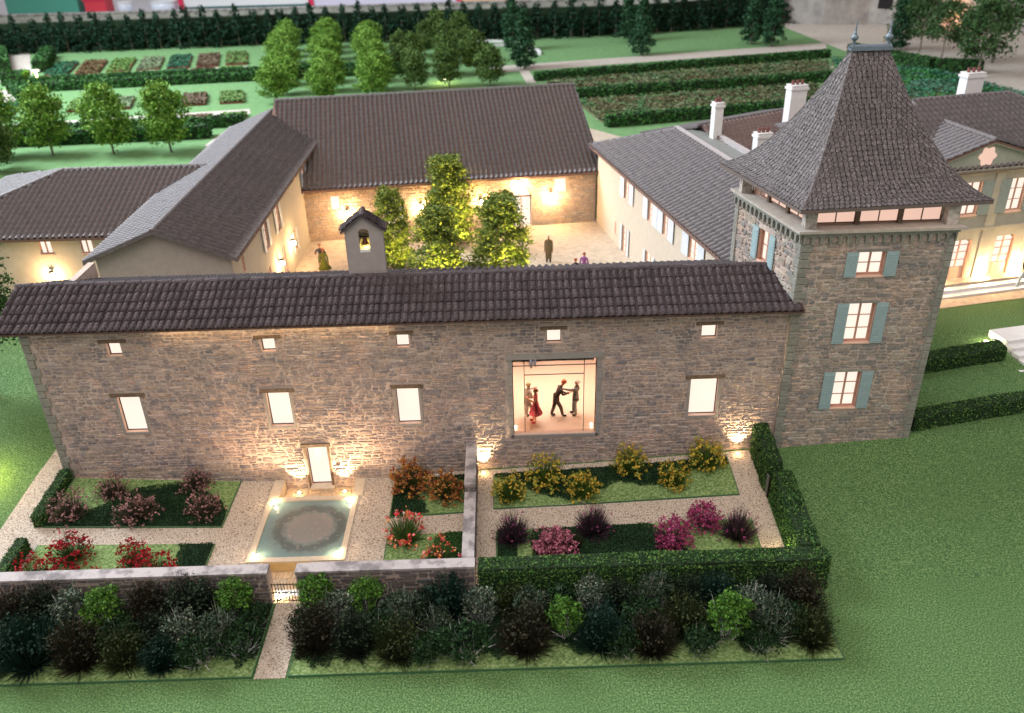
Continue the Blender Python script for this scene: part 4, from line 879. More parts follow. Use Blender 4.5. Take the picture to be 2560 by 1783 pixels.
FR = [('brown', -17.0, -8.1, 1.7, 'dark brown spiky shrub at far left against the garden wall'), ('teal', -15.9, -9.5, 1.9, 'big dark teal tuft at the front left of the left plot'), ('black', -16.0, -7.95, 1.6, 'black green tuft against the wall left of the pale shrub'),
 ('pale', -15.0, -8.1, 1.35, 'pale grey leafy shrub left of the first bright green ball'), ('bright', -13.9, -8.2, 1.3, 'bright green ball shrub, leftmost of the five'), ('brown', -14.2, -9.6, 1.7, 'wide brown spiky shrub at the lawn edge, left plot'),
 ('olive', -12.8, -9.6, 1.5, 'olive spiky shrub at the lawn edge, left plot'), ('brown', -12.4, -7.9, 1.7, 'dark brown spiky shrub against the middle of the left wall'), ('black', -11.0, -7.9, 1.8, 'black green tuft against the wall left of the second green ball'),
 ('pale', -11.0, -9.0, 1.15, 'dull pale shrub, left of the pair in the left plot'), ('dim', -9.8, -9.0, 1.3, 'grey green shrub, right of the pair in the left plot'), ('bright', -9.55, -7.85, 1.25, 'bright green ball shrub just left of the iron gate'),
 ('teal', -11.5, -9.8, 1.2, 'low dark teal tuft between the olive shrub and the pale pair'), ('leafy', -9.0, -9.4, 1.3, 'dark low leafy shrub at the left edge of the gravel path'), ('brown', -6.65, -9.2, 1.7, 'brown spiky shrub overhanging the gravel path right of the gate'),
 ('bright', -6.8, -7.75, 1.2, 'bright green ball shrub just right of the iron gate'), ('pale', -6.0, -8.35, 1.15, 'pale grey leafy shrub between two bright green balls'), ('bright', -5.1, -7.85, 1.15, 'bright green ball shrub, second right of the iron gate'),
 ('black', -5.25, -9.4, 1.5, 'black green tuft in front of the second green ball right of the gate'), ('olive', -3.9, -9.6, 1.6, 'olive spiky shrub at the lawn edge, middle of the right plot'), ('dim', -3.8, -8.5, 1.4, 'grey green leafy shrub in the middle of the right plot behind the olive one'),
 ('teal', -2.4, -8.0, 1.7, 'large dark teal tuft against the wall end by the hedge'), ('dim', -2.65, -8.85, 1.0, 'small yellowish green shrub in front of the large teal tuft'), ('pale', -1.2, -8.35, 1.15, 'creamy pale shrub at the corner where wall meets hedge'),
 ('leafy', -1.6, -9.8, 1.5, 'low dark leafy shrub below the creamy pale one'), ('olive', -.1, -7.95, 1.3, 'dark olive tuft against the left end of the hedge'), ('brown', .3, -9.55, 1.7, 'dark brown spiky shrub at the lawn edge left of the third green ball'),
 ('dim', .5, -8.4, 1.2, 'dull grey shrub behind the dark brown spiky one'), ('bright', 1.6, -9.1, 1.15, 'bright green ball shrub in the middle of the hedge front'), ('pale', 2.6, -7.85, 1.05, 'creamy pale shrub standing tall against the middle of the hedge'),
 ('teal', 2.8, -9.5, 1.6, 'dark teal tuft right of the middle green ball'), ('dim', 4.8, -7.8, 1.2, 'dark grey leafy shrub against the hedge right of the creamy one'), ('leafy', 4.1, -8.9, 1.3, 'dark leafy shrub left of the right hand brown one'),
 ('brown', 4.4, -9.75, 1.5, 'brown spiky shrub at the lawn edge, right half of the right plot'), ('olive', 5.6, -9.0, 1.6, 'olive spiky shrub left of the last bright green one'), ('bright', 6.9, -9.35, 1.35, 'bright green ball shrub, rightmost of the five'),
 ('teal', 6.8, -8.1, 1.5, 'dark teal tuft behind the rightmost bright green ball'), ('pale', 7.9, -8.65, 1.15, 'pale grey leafy shrub right of the last bright green ball'), ('dim', 8.3, -9.3, 1.4, 'grey green leafy shrub below the right hand pale one'),
 ('brown', 9.6, -8.3, 1.7, 'tall brown spiky shrub at the right end of the front hedge'), ('olive', 9.6, -9.6, 1.5, 'olive spiky shrub at the right corner of the front plot'), ('leafy', -8.95, -8.3, 1.1, 'dark leafy shrub left of the gravel path by the gate'),
 ('black', -18.1, -8.9, 1.5, 'black green tuft cut by the left edge of the picture'), ('leafy', -13.2, -9.0, 1.3, 'dark leafy shrub between the first green ball and the olive shrub'), ('black', -11.9, -8.9, 1.3, 'black green tuft left of the pale pair'), ('leafy', -10.3, -9.75, 1.3, 'low dark leafy shrub in front of the pale pair'), ('leafy', -14.9, -9.0, 1.2, 'dark leafy shrub below the left pale one'), ('leafy', -7.0, -8.5, 1.1, 'dark leafy shrub between the brown spiky one and the green ball by the gate'), ('leafy', -4.5, -8.9, 1.2, 'dark leafy shrub right of the second green ball'), ('black', -3.2, -8.3, 1.2, 'black green tuft left of the large teal tuft'), ('leafy', -2.2, -9.6, 1.2, 'dark leafy shrub below the small yellowish one'), ('black', .6, -9.0, 1.2, 'black green tuft left of the middle green ball'), ('leafy', 1.5, -8.0, 1.2, 'dark leafy shrub against the hedge behind the middle green ball'), ('black', 3.5, -8.1, 1.3, 'black green tuft against the hedge right of the creamy shrub'), ('leafy', 3.4, -9.9, 1.1, 'low dark leafy shrub at the lawn edge beside the teal tuft'), ('leafy', 5.9, -9.9, 1.1, 'low dark leafy shrub in front of the last olive one'), ('black', 5.8, -8.0, 1.3, 'black green tuft against the hedge, right part'), ('leafy', 7.9, -9.9, 1.2, 'dark low leafy shrub right of the last green ball'), ('black', 8.7, -8.0, 1.3, 'black green tuft near the right end of the hedge'), ('leafy', 9.0, -9.2, 1.2, 'dark leafy shrub between pale and olive shrubs at the right corner'), ('leafy', -17.2, -9.4, 1.5, 'dark leafy shrub at the front left edge of the picture'), ('leafy', -3.0, -9.9, 1.1, 'low dark leafy shrub right of the middle olive one')]
for k, x, y, d, lb in FR: shrub(k, lb, x, y, d*1.22, .92 if k in ('brown', 'black', 'teal', 'olive') else 1.0, 'shrubs crowded in the front plots')

# ================================================================== TREES
def tree_proto(name, H, Wd, shape, cols, nclump, nleaf, ls, trunk_h, clump=.18, seed=0, tr=.035):
    r = np.random.default_rng(seed); b = B(); h0 = trunk_h*H; b.tube([(0, 0, -.1), (.01*H, 0, h0), (0, .02*H, H*.6), (.01*H, 0, H*.85)], [tr*H*.55, tr*H*.42, tr*H*.25, tr*H*.08], 7)
    for k in range(7):
        t = k*2.4; z = h0+(H*.45)*k/7; rr = Wd*.36*shape((z/H-trunk_h)/(1-trunk_h)+.05); b.tube([(0, 0, z), (math.cos(t)*rr*.5, math.sin(t)*rr*.5, z+H*.07), (math.cos(t)*rr, math.sin(t)*rr, z+H*.13)], [tr*H*.2, tr*H*.13, .01], 5)
    zz = r.uniform(0, 1, nclump); th = r.uniform(0, 2*np.pi, nclump); rad = np.sqrt(r.uniform(.12, 1, nclump))*np.array([shape(v) for v in zz])*Wd/2
    lob = 1+.22*np.sin(th*3+zz*7+seed); C = np.stack([rad*lob*np.cos(th), rad*lob*np.sin(th), h0+zz*(H-h0)], 1)
    C = np.repeat(C, nleaf, 0)+r.normal(0, clump, (nclump*nleaf, 3))*np.array([1, 1, .75]); return (b, leaves(name+'_crown', C, ls, leafmat(name+'_leaf', cols)), name)
def plant(p, label, x, y, z, s=1., rz=None, group=None, nm='tree', cat='tree', sz=None):
    b, me, name = p; t = thing(nm, label, cat, (x, y, z), group); t.rotation_euler.z = rnd.uniform(0, 6.28) if rz is None else rz; t.scale = (s, s, (sz or s))
    if not isinstance(b, bpy.types.Mesh):
        p2 = b.build('trunk', M_trunk, None, True); tm = p2.data; bpy.data.objects.remove(p2)
    else: tm = b
    o = bpy.data.objects.new('trunk', tm); COL.objects.link(o); o.parent = t
    o = bpy.data.objects.new('crown', me); COL.objects.link(o); o.parent = t; o['kind'] = 'stuff'
    return t
def fixp(p):
    b, me, n = p; o = b.build('trunk', M_trunk, None, True); tm = o.data; bpy.data.objects.remove(o); return (tm, me, n)
oval = lambda v: math.sqrt(max(.02, 1-(2*min(max(v, 0), 1)*.95-.82)**2)) if v < .95 else .3
cone = lambda v: max(.08, (1-v)**.75*min(1, .55+v*3))
column = lambda v: (1.0-.62*v)*(1 if v > .12 else .85)
TL = [fixp(tree_proto('light_tree', 7.0, 4.6, oval, [(.08, .19, .02), (.15, .31, .04), (.25, .42, .08), (.05, .13, .015)], 170, 30, .36, .2, .36, s)) for s in (1, 2)]
TO = [fixp(tree_proto('olive_tree', 5.5, 3.4, oval, [(.03, .07, .015), (.07, .13, .03), (.13, .20, .05)], 110, 30, .32, .18, .3, s)) for s in (3, 4)]
TC = [fixp(tree_proto('court_tree', 6.6, 3.4, column, [(.07, .12, .02), (.16, .22, .04), (.28, .33, .07), (.05, .12, .03)], 330, 36, .19, .06, .17, s, .03)) for s in (5, 6)]
TD = [fixp(tree_proto('dark_conifer', 7, 3.4, cone, [(.01, .04, .02), (.025, .08, .035), (.05, .13, .06)], 130, 26, .38, .1, .25, s)) for s in (7,)]
TK = [fixp(tree_proto('hedge_conifer', 5.4, 3.0, lambda v: max(.12, 1-v**2.2), [(.004, .022, .012), (.010, .04, .02), (.018, .06, .03)], 60, 12, .45, .03, .25, s)) for s in (8,)]
TG = [fixp(tree_proto('grove_tree', 7.5, 5.4, oval, [(.02, .06, .015), (.05, .11, .035), (.10, .18, .07)], 70, 46, .36, .32, .42, s, .03)) for s in (9, 10)]
TN = fixp(tree_proto('near_tree', 9.6, 4.6, oval, [(.012, .045, .012), (.03, .09, .02), (.06, .15, .035)], 300, 60, .17, .30, .24, 11))
ORD = ['first', 'second', 'third', 'fourth', 'fifth', 'sixth', 'seventh', 'eighth', 'ninth', 'tenth', 'eleventh', 'twelfth']
plant(TN, 'dark leafy tree at the left edge behind the end of the stone house', -25.2, 6.6, .7, 1.05, sz=.98)
for i, (x, lb) in enumerate(((-42.2, 'light green tree, leftmost of three before the low hedge'), (-36.5, 'light green tree, middle of three before the low hedge'), (-31.1, 'light green tree, rightmost of three before the low hedge'), (-46.8, 'light green tree cut by the left edge of the picture'))):
    plant(TL[i % 2], lb, x, 50.8, .8, .84, sz=.88)
plant(TO[0], 'small dark tree at the left edge below the light green row', -44.8, 46, .8, .9)
for r_, (x0, y0, x1, y1, nm, n) in enumerate(((-25.1, 70.5, -31.8, 106, 'leftmost', 8), (-19.8, 71, -26.2, 108.5, 'second', 8), (-14.2, 71.5, -19.9, 106, 'third', 8))):
    for i in range(n):
        t = i/(n-1); plant(TL[(i+r_) % 2], '%s tree from the barn in the %s row of light green trees' % (ORD[i], nm), x0+(x1-x0)*t+(.4 if i % 2 else -.4)+rnd.uniform(-.2, .2), y0+(y1-y0)*t, .8, rnd.uniform(.68, .78), group='rows of light green trees behind the barn', sz=rnd.uniform(.56, .64))
for i, (x, y) in enumerate([(-13.2, 90.9), (-11.0, 84.8), (-10.2, 76.2), (-10.8, 99.9), (-6.2, 77.2), (-9.2, 106.7), (-5.8, 105.2), (-7.3, 94), (-4.6, 92.6), (-3.0, 84.9), (-1.2, 77.1), (-6.8, 84)]):
    plant(TO[i % 2], ['olive tree at the back left of the crowded grove', 'olive tree left of the little orange light', 'olive tree just above the barn ridge, left', 'olive tree far back beside the light green row', 'olive tree above the barn ridge with yellow lit leaves', 'olive tree farthest back in the grove', 'olive tree at the far back, right of the grove middle', 'blue green tree in the middle of the grove', 'olive tree right of the orange light', 'olive tree in front of the curved white path', 'olive tree above the barn ridge, rightmost', 'orange lit tree in the grove centre'][i],
          x, y, .8, rnd.uniform(.84, 1.0), group='olive grove behind the barn', sz=rnd.uniform(.8, .95))
uplight('small garden lamp glowing between the olive trees', -7.0, 80, 1.1, 260, off_=(0, 0, .6), col=(1, .75, .2), r=.25)
for (x, y, lb) in ((1.98, 101.6, 'dark conifer behind its twin, left pair on the far lawn'), (3.2, 87.5, 'dark conifer in front, left pair beside the gravel walk'), (19.7, 106.7, 'dark conifer behind its twin, middle pair'), (19.9, 94.9, 'dark conifer in front, middle pair beside the gravel walk'), (36.9, 101.5, 'dark conifer, left one of the right pair'), (39.2, 99.1, 'dark conifer, right one of the right pair')):
    plant(TD[0], lb, x, y, .8, 1.02, nm='conifer')
n = 64; xs = np.linspace(-96, 54, n)
for i, x in enumerate(xs):
    y = float(np.interp(x, [-96, -76, -36, 0, 20, 54], [111, 112, 114.5, 113, 113.5, 124])); plant(TK[0], 'dark green conifer in the dense evergreen screen before the far wall', x+rnd.uniform(-.3, .3), y+rnd.uniform(-.5, .5), .7, rnd.uniform(.95, 1.12), sz=rnd.uniform(.88, 1.12), nm='screen_conifer', group='dense evergreen screen before the far wall')
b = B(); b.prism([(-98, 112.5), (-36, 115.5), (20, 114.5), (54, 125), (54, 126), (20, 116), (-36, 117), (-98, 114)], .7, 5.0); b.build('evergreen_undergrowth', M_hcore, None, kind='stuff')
for x, y, s, lb, p in ((54.9, 93.5, 1.0, 'dark narrow tree left of the grove by the right wall', TD[0]), (57.0, 91.2, .95, 'slim grey green tree, second by the right wall', TG[0]), (56.4, 83.5, .98, 'open crowned tree beside the hedge corner at right', TG[1]), (56.0, 73.4, 1.12, 'open crowned tree behind the right white chimney', TG[0]), (62.5, 82.5, 1.35, 'large dark tree at the top right corner', TG[1]), (68.5, 78, 1.0, 'tree cut by the right edge at the top', TG[0]), (58, 98, 1.0, 'round tree close to the right wall with dark openings', TG[1])):
    plant(p, lb, x, y, .8, s)
# courtyard trees lit from below
for x, y, s, szz, lb in ((-7.0, 20.6, .86, .80, 'narrow courtyard tree just right of the bell turret'), (-3.7, 25.6, 1.2, .88, 'tallest courtyard tree in front of the barn'), (-3.9, 16.9, 1.15, .80, 'yellow lit courtyard tree in front of the tallest one'), (-.3, 17.6, 1.25, .86, 'broad yellow lit courtyard tree right of the boulder fountain')):
    plant(TC[0 if x < -5 else 1], lb, x, y, .8, s, sz=szz)
for x, y, e, lb, tx, ty in ((-3.3, 13.7, 7500, 'yellow uplight at the foot of the front courtyard tree', -3.8, 16.5), (.9, 14.0, 9000, 'yellow uplight at the foot of the broad courtyard tree', .2, 17.5), (-2.0, 22.3, 7500, 'yellow uplight at the foot of the tallest courtyard tree', -3.6, 25.5), (-5.8, 17.6, 3200, 'yellow uplight at the foot of the narrow courtyard tree', -6.9, 20.5)):
    uplight(lb, x, y, .83, e, (tx, ty, 4.2), 70, (1, .74, .20), size=.15)

# ================================================================== BACKGROUND BEDS AND HEDGES
zb_ = lambda x, y: .8
for lb, pts, w, h in (('low front hedge behind the three light green trees', [(-49.5, 54.9), (-29, 56.2)], 1.6, 1.3), ('short hedge stub right of the low front hedge', [(-30.5, 60.2), (-26.8, 60.6)], 1.2, 1.1), ('thin dark hedge line behind the low front hedge', [(-52, 59.2), (-31, 60.6)], .8, .9),
        ('long hedge at the near side of the vegetable garden lane', [(-61.5, 81.5), (-11, 87.5)], 1.4, 1.1), ('long hedge at the far side of the vegetable garden lane', [(-62, 86.6), (-12, 91.8)], 1.0, .85), ('hedge block beside the small yellow lamp', [(-64.8, 87), (-61.8, 87.2)], 2.2, 1.6), ('slanting hedge at the left edge', [(-56.5, 76), (-60.5, 82)], 2.2, 1.3),
        ('slanting hedge left of the far garden path', [(-70, 97), (-77, 110)], 1.8, 1.6), ('slanting hedge right of the far garden path', [(-63.8, 95), (-68.6, 108)], 1.8, 1.6),
        ('long upper hedge beyond the meadow strips', [(4.3, 79.5), (44, 89.5)], 1.0, 1.0), ('middle hedge between the two meadow strips', [(7.6, 68.6), (39, 74.2)], 1.0, 1.1), ('lower hedge in front of the meadow strips', [(10.4, 55.6), (33, 60.8)], 1.0, 1.1),
        ('hedge running from the tower finial towards the right chimney', [(47.5, 90.5), (53.0, 78.5)], 1.6, 1.5), ('short hedge right of the blue green planting', [(53.2, 78), (58, 76.4)], 1.6, 1.5), ('yellowish hedge behind the right roof', [(46, 52.5), (60, 52)], 3.2, 2.0), ('hedge seen between the barn and the plastered house', [(7.4, 31.5), (9.6, 37)], 1.2, 2.0)):
    hedge(lb, pts, w, h, .42, 22 if h < 1.99 else 30, M_hfar, zf=zb_)
cols = [[(.02, .10, .05), (.04, .17, .09)], [(.08, .10, .03), (.14, .10, .05), (.20, .09, .06)], [(.10, .22, .05), (.16, .28, .08)], [(.14, .22, .11), (.24, .30, .18)], [(.02, .11, .06), (.05, .16, .09)], [(.14, .10, .07), (.20, .13, .10), (.09, .11, .04)], [(.11, .22, .06), (.17, .27, .09)]]
names = ['dark green', 'brownish mixed', 'fresh green', 'silvery green', 'deep blue green', 'brown tinged', 'light green']
M_soil = plain('soil', (.16, .06, .035), .95)
def veg(lb, pts, ci, group):
    cx, cy_ = sum(p[0] for p in pts)/4, sum(p[1] for p in pts)/4; t = thing('vegetable_bed', lb, 'vegetable bed', (cx, cy_, .8), group)
    b = B(); b.prism(pts, .75, 1.0); b.build('soil', M_soil, t); s, q = rng.uniform(0, 1, 700), rng.uniform(0, 1, 700); P = np.array(pts)
    C = ((1-s)*(1-q))[:, None]*P[0]+(s*(1-q))[:, None]*P[1]+(s*q)[:, None]*P[2]+((1-s)*q)[:, None]*P[3]; C = np.column_stack([C, 1.03+.2*rng.uniform(0, 1, 700)])
    link('planting', leaves('planting', C-np.array([cx, cy_, .8]), .42, leafmat('veg%d' % ci, cols[ci]), nrm=(0, 0, 1), jit=.25), t, 'stuff')
sk = (-.22, 1)
for row, (X0, Y0, X1, Y1, dep, wds, tx) in enumerate(((-60.3, 91.3, -37.0, 96.2, 10.5, 3.0, 'row beyond the far path'), (-58.6, 85.6+3, -36.6, 91.4, 2.0, 2.8, 'narrow row before the far path'), (-56, 68.0, -30.9, 71.0, 6.2, 2.7, 'row beyond the near path'), (-50.5, 59.6-0.2, -28.8, 62.6, 2.6, 2.6, 'row before the near path'))):
    for i in range(7):
        t = i/6; x, y = X0+(X1-X0)*t, Y0+(Y1-Y0)*t
        veg('%s bed, %s from the left in the %s' % (names[i], ORD[i], tx), [(x-wds/2, y), (x+wds/2, y+.3), (x+wds/2-dep*.25*(1 if row in (0, 2) else .2), y+dep), (x-wds/2-dep*.25*(1 if row in (0, 2) else .2), y+dep-.3)], i, 'vegetable beds beyond the left wing')
def meadow(lb, pts, cs, n):
    cx, cy_ = sum(p[0] for p in pts)/4, sum(p[1] for p in pts)/4; t = thing('meadow_strip', lb, 'planting', (cx, cy_, .8)); b = B(); b.prism(pts, .7, .86); b.build('soil', plain('meadow_base', (.14, .15, .07), .95, var=.4, scale=.3), t)
    s, q = rng.uniform(0, 1, n), rng.uniform(0, 1, n); P = np.array(pts); C = ((1-s)*(1-q))[:, None]*P[0]+(s*(1-q))[:, None]*P[1]+(s*q)[:, None]*P[2]+((1-s)*q)[:, None]*P[3]; C = np.column_stack([C, .95+.3*rng.uniform(0, 1, n)])
    k = np.array([int((mnoise.noise(Vector((c[0]*.16, c[1]*.28, 2)))*2.2+.5)*len(cs)) % len(cs) for c in C])
    for j in range(len(cs)):
        if (k == j).any(): link('planting', leaves('planting', C[k == j]-np.array([cx, cy_, .8]), .42, leafmat('meadow'+str(cs[j]), [cs[j], tuple(v*1.3 for v in cs[j])]), nrm=(0, 0, 1), jit=.25), t, 'stuff')
MC = [(.12, .11, .055), (.10, .15, .06), (.16, .18, .10), (.07, .16, .06), (.13, .12, .065)]
meadow('wide brown and green meadow strip between upper and middle hedge', [(7.5, 70.2), (40, 76), (43, 87), (5.5, 78)], MC, 7500)
meadow('brown and green meadow strip between middle and lower hedge', [(10.2, 57), (33.5, 62.0), (37, 72.4), (8.2, 67)], MC, 6000)
meadow('blue green planting between the tower roof and the right chimney', [(37, 64), (57, 62), (53.5, 76.5), (44, 88)], [(.04, .17, .09), (.08, .22, .15), (.05, .20, .06)], 6000)
for i, (cx, cy_, r_, lb) in enumerate(((-3.2, 101, 7.5, 'curved white garden kerb left of the conifer pair, larger'), (0, 99, 5.5, 'curved white garden kerb left of the conifer pair, smaller'))):
    t = thing('curved_kerb', lb, 'kerb', (cx, cy_, .8)); b = B(); A = [R(-10+k*9) for k in range(13)]
    for a, c in zip(A, A[1:]): b.hexa([(cx+r*math.cos(v), cy_+r*1.3*math.sin(v), z) for z in (.8, 1.1) for r, v in ((r_, a), (r_+.5, a), (r_+.5, c), (r_, c))])
    b.build('kerb_stone', M_white, t)
t = uplight('small yellow lamp glowing beside the vegetable garden hedge', -60.4, 86.9, 2.4, 500, off_=(0, -.3, .5), col=(1, .9, .1), r=.45)
b = B(); b.tube([(-60.4, 86.9, .8), (-60.4, 86.9, 2.4)], [.12, .12], 6); b.build('post', M_bulby, t)

# ================================================================== COURTYARD BUILDINGS
def gabletri(parent, pts, mat, name='gable'):
    b = B(); n = len(pts); b.add(pts, [tuple(range(n))]); return b.build(name, mat, parent)
def tiled_slope(roof, O, U, S, poly, deck=True, pitch=.34, row=.48, amp=.10, mat=M_fartile, name='tile_slope'):
    O, U, S = Vector(O), Vector(U).normalized(), Vector(S).normalized()
    if deck: slab(roof, [tuple(O+U*a+S*s-Vector((0, 0, .03))) for a, s in poly], .12, M_deck)
    return corr_roof(roof, O, U, S, poly, pitch, row, amp, mat, name)
M_deck = plain('roof_board', (.17, .10, .08), .8)
def rootpart(name, parent):   # an (invisible size) mesh-less roof part is not needed: the first deck carries the tiles
    pass
# ---- west wing
ww = thing('west_wing', 'long plastered wing left of the courtyard with a plain gable end', 'house', (-16.7, 20, .8))
FW = F(-13.4, 9.6, R(90))
HW = [(6.0, 6.75, 4.35, 5.85), (8.9, 9.7, 4.35, 5.85), (16.7, 17.6, 4.3, 5.7), (1.55, 1.95, 4.95, 5.75), (12.1, 12.8, 1.75, 3.15), (9.15, 9.95, .85, 3.2), (5.7, 6.3, 1.6, 3.35)]
wall(ww, FW, 0, 24, .4, 6.35, HW, M_plaster, .25, reveal=M_reveal)
wall(ww, F(-19.9, 34, R(-90)), 0, 24.4, .4, 6.35, [], M_plaster, .25)
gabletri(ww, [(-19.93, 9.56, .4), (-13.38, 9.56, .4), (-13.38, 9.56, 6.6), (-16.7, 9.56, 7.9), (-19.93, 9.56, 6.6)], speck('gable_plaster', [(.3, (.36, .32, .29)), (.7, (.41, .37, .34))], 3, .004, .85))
for h, sh in zip(HW, (.42, .42, .42, 0, .3, 0, 0)):
    casement(ww, FW, h, 3, M_shutl, sh, slats=0, pane=M_pane, dep=.10)
b = B(); fbox(b, F(-13.4, 9.6, R(90)), 17.55, 17.62, .9, 2.9, 0, 1.0); b.build('open_door_leaf', plain('pink_white_leaf', (.66, .52, .48), .6), ww)
b = B(); b.box(-15.9, 8.9, 4.05, -15.4, 9.58, 4.3); b.build('wall_hood', M_wood, ww)
RG = Vector((-16.7, 9.1, 8.02)); ww_r = slab(ww, [(-16.7, 9.1, 8.0), (-12.93, 9.1, 6.49), (-12.93, 34, 6.49), (-16.7, 34, 8.0)], .14, M_deck, 'roof')
tiled_slope(ww_r, (-12.93, 9.08, 6.51), (0, 1, 0), (-3.77, 0, 1.51), [(0, 0), (23, 0), (25.5, 4.06), (0, 4.06)], False, .44, .5, .15)
slab(ww_r, [(-20.32, 9.1, 6.55), (-16.7, 9.1, 8.0), (-16.7, 34, 8.0), (-20.32, 34, 6.55)], .14, M_deck)
tiled_slope(ww_r, (-20.32, 9.08, 6.57), (0, 1, 0), (3.62, 0, 1.45), [(0, 0), (26, 0), (25.5, 3.9), (0, 3.9)], False)
ridge(ww_r, (-16.7, 9.05, 8.05), (-16.7, 34, 8.05), .13, .5, M_fartile)
b = B(); b.add([(-20.35, 9.07, 6.42), (-16.7, 9.07, 7.88), (-12.9, 9.07, 6.36), (-12.9, 9.07, 6.56), (-16.7, 9.07, 8.1), (-20.35, 9.07, 6.62)], [(0, 1, 4, 5), (1, 2, 3, 4)]); b.build('verge_board', M_fartile, ww_r)
# ---- far left house
fl = thing('plastered_house', 'cream plastered house with hipped tile roof at the far left', 'house', (-26, 21, .8)); Ff = F(0, 16.1, 0)
HL = [(-26.2, -25.5, 4.35, 5.2), (-23.88, -23.2, 4.33, 5.2), (-26.55, -25.3, .8, 2.75), (-23.9, -23.3, 1.5, 2.95)]
wall(fl, Ff, -33, -19.9, .4, 5.45, HL, M_plaster, .25, reveal=M_reveal)
for i, h in enumerate(HL): casement(fl, Ff, h, 1 if i != 2 else 2, M_shutl, 0, slats=0, pane=M_panew, dep=.12)
wall(fl, F(-33, 27.5, R(-90)), 0, 11.4, .4, 5.45, [], M_plaster, .25)
q = [(-33.6, 15.6, 5.42), (-17, 15.6, 5.42), (-17, 21.8, 7.5), (-26.6, 21.8, 7.5)]
fr_ = slab(fl, q, .14, M_deck, 'roof'); tiled_slope(fr_, (-33.6, 15.58, 5.45), (1, 0, 0), (0, 6.2, 2.08), [(0, 0), (16, 0), (16, 6.54), (7, 6.54)], False, amp=.10)
slab(fr_, [(-33.6, 15.6, 5.42), (-26.6, 21.8, 7.5), (-33.6, 28, 5.42)], .14, M_deck); tiled_slope(fr_, (-33.6, 15.6, 5.46), (0, 1, 0), (7, 0, 2.08), [(0, 0), (12.4, 0), (6.2, 7.3)], False)
slab(fr_, [(-33.6, 28, 5.42), (-26.6, 21.8, 7.5), (-17, 21.8, 7.5), (-17, 28, 5.42)], .14, M_deck)
ridge(fr_, (-26.6, 21.8, 7.55), (-17.5, 21.8, 7.55), .13, .5, M_fartile, True); ridge(fr_, (-33.6, 15.6, 5.5), (-26.6, 21.8, 7.55), .13, .5, M_fartile, True)
# ---- barn
bn = thing('stone_barn', 'big stone barn with a huge tiled roof closing the courtyard', 'barn', (-3.5, 30, .8)); FB = F(-13.7, 26.05, math.atan(.125))
HB = [(1.98, 2.65, 2.92, 3.97), (17.35, 18.24, 3.08, 4.16)]
ARC = [(14.35, 15.75, 3.0), (5.5, 6.9, 3.0)]
def arch_wall(parent, f, a0, a1, z0, z1, holes, arcs, mat, rv):
    hs = holes+[(a, b_, z0, zs) for a, b_, zs in arcs]+[(a, b_, zs, zs+(b_-a)/2) for a, b_, zs in arcs]
    wall(parent, f, a0, a1, z0, z1, hs, mat, .3, reveal=rv)
    for a, b_, zs in arcs:
        r_ = (b_-a)/2; cx = (a+b_)/2; b = B()
        for s in (-1, 1):
            P = [(cx+s*r_, zs)]+[(cx+s*r_*math.cos(t), zs+r_*math.sin(t)) for t in [math.pi/2*k/6 for k in range(7)]]+[(cx, zs+r_), (cx+s*r_, zs+r_)]
            vs = [f.P(x, z, .001) for x, z in P]; b.add(vs+[f.P(x, z, -.3) for x, z in P], [tuple(range(len(P)))]+[(k, k+1, len(P)+k+1, len(P)+k) for k in range(len(P)-1)])
        b.build('arch_spandrel', mat, parent)
        w = B(); fbox(w, f, a+.06, b_-.06, z0, zs, -.26, -.22); P = [(cx+(r_-.06)*math.cos(t), zs+(r_-.06)*math.sin(t)) for t in [math.pi*k/12 for k in range(13)]]; w.add([f.P(x, z, -.22) for x, z in P], [tuple(range(13))])
        o = w.build('arched_window', M_panew, parent)
        w = B(); fbox(w, f, cx-.03, cx+.03, z0, zs, -.21, -.18); fbox(w, f, a+.02, b_-.02, zs-.03, zs+.03, -.21, -.18)
        w.add([f.P(cx+rr*math.cos(t), zs+rr*math.sin(t), -.19) for t in [math.pi*k/12 for k in range(13)] for rr in (r_-.0, r_-.08)], [(2*k, 2*k+2, 2*k+3, 2*k+1) for k in range(12)]); w.build('frame', M_frame, o)
arch_wall(bn, FB, 0, 20.3, .4, 4.62, HB, ARC, M_farstone, M_reveal)
for h in HB: casement(bn, FB, h, 1, M_shutl, 0, slats=0, pane=M_panew, dep=.1, lattice=False)
stones(bn, FB, .05, 20.25, .8, 4.5, [(h[0]-.05, h[1]+.05, h[2]-.05, h[3]+.05) for h in HB]+[(a-.1, b_+.1, 0, zs+(b_-a)/2+.1) for a, b_, zs in ARC], M_farstone, .19, .45, seed=41, nmax=0, d=.03)
FBr = F(*FB.P(20.33, 0, .01)[:2], FB.a+R(90)); wall(bn, FBr, 0, 17, .4, 4.6, [], M_farstone, .3); wall(bn, F(*FB.P(0, 0, -17)[:2], FB.a), -3, 20.3, .4, 4.6, [], M_farstone, .3)
gabletri(bn, [FBr.P(0, 4.6), FBr.P(17, 4.6), FBr.P(8.45, 8.45)], M_farstone)
bu, bv = Vector((FB.u[0], FB.u[1], 0)), Vector((-FB.n[0], -FB.n[1], 0)); bO = Vector(FB.P(0, 4.55, .45)); sl = 8.9; rise = 4.1; bS = (bv*sl+Vector((0, 0, rise))); LS = bS.length
q = [tuple(bO+bu*a+bS*t) for a, t in ((-2.5, 0), (20.75, 0), (20.45, 1), (-1.75, 1))]; br = slab(bn, q, .16, M_deck, 'roof')
tiled_slope(br, bO+Vector((0, 0, .03)), bu, bS, [(-.6, 0), (20.75, 0), (20.45, LS), (-1.75, LS)], False, amp=.10)
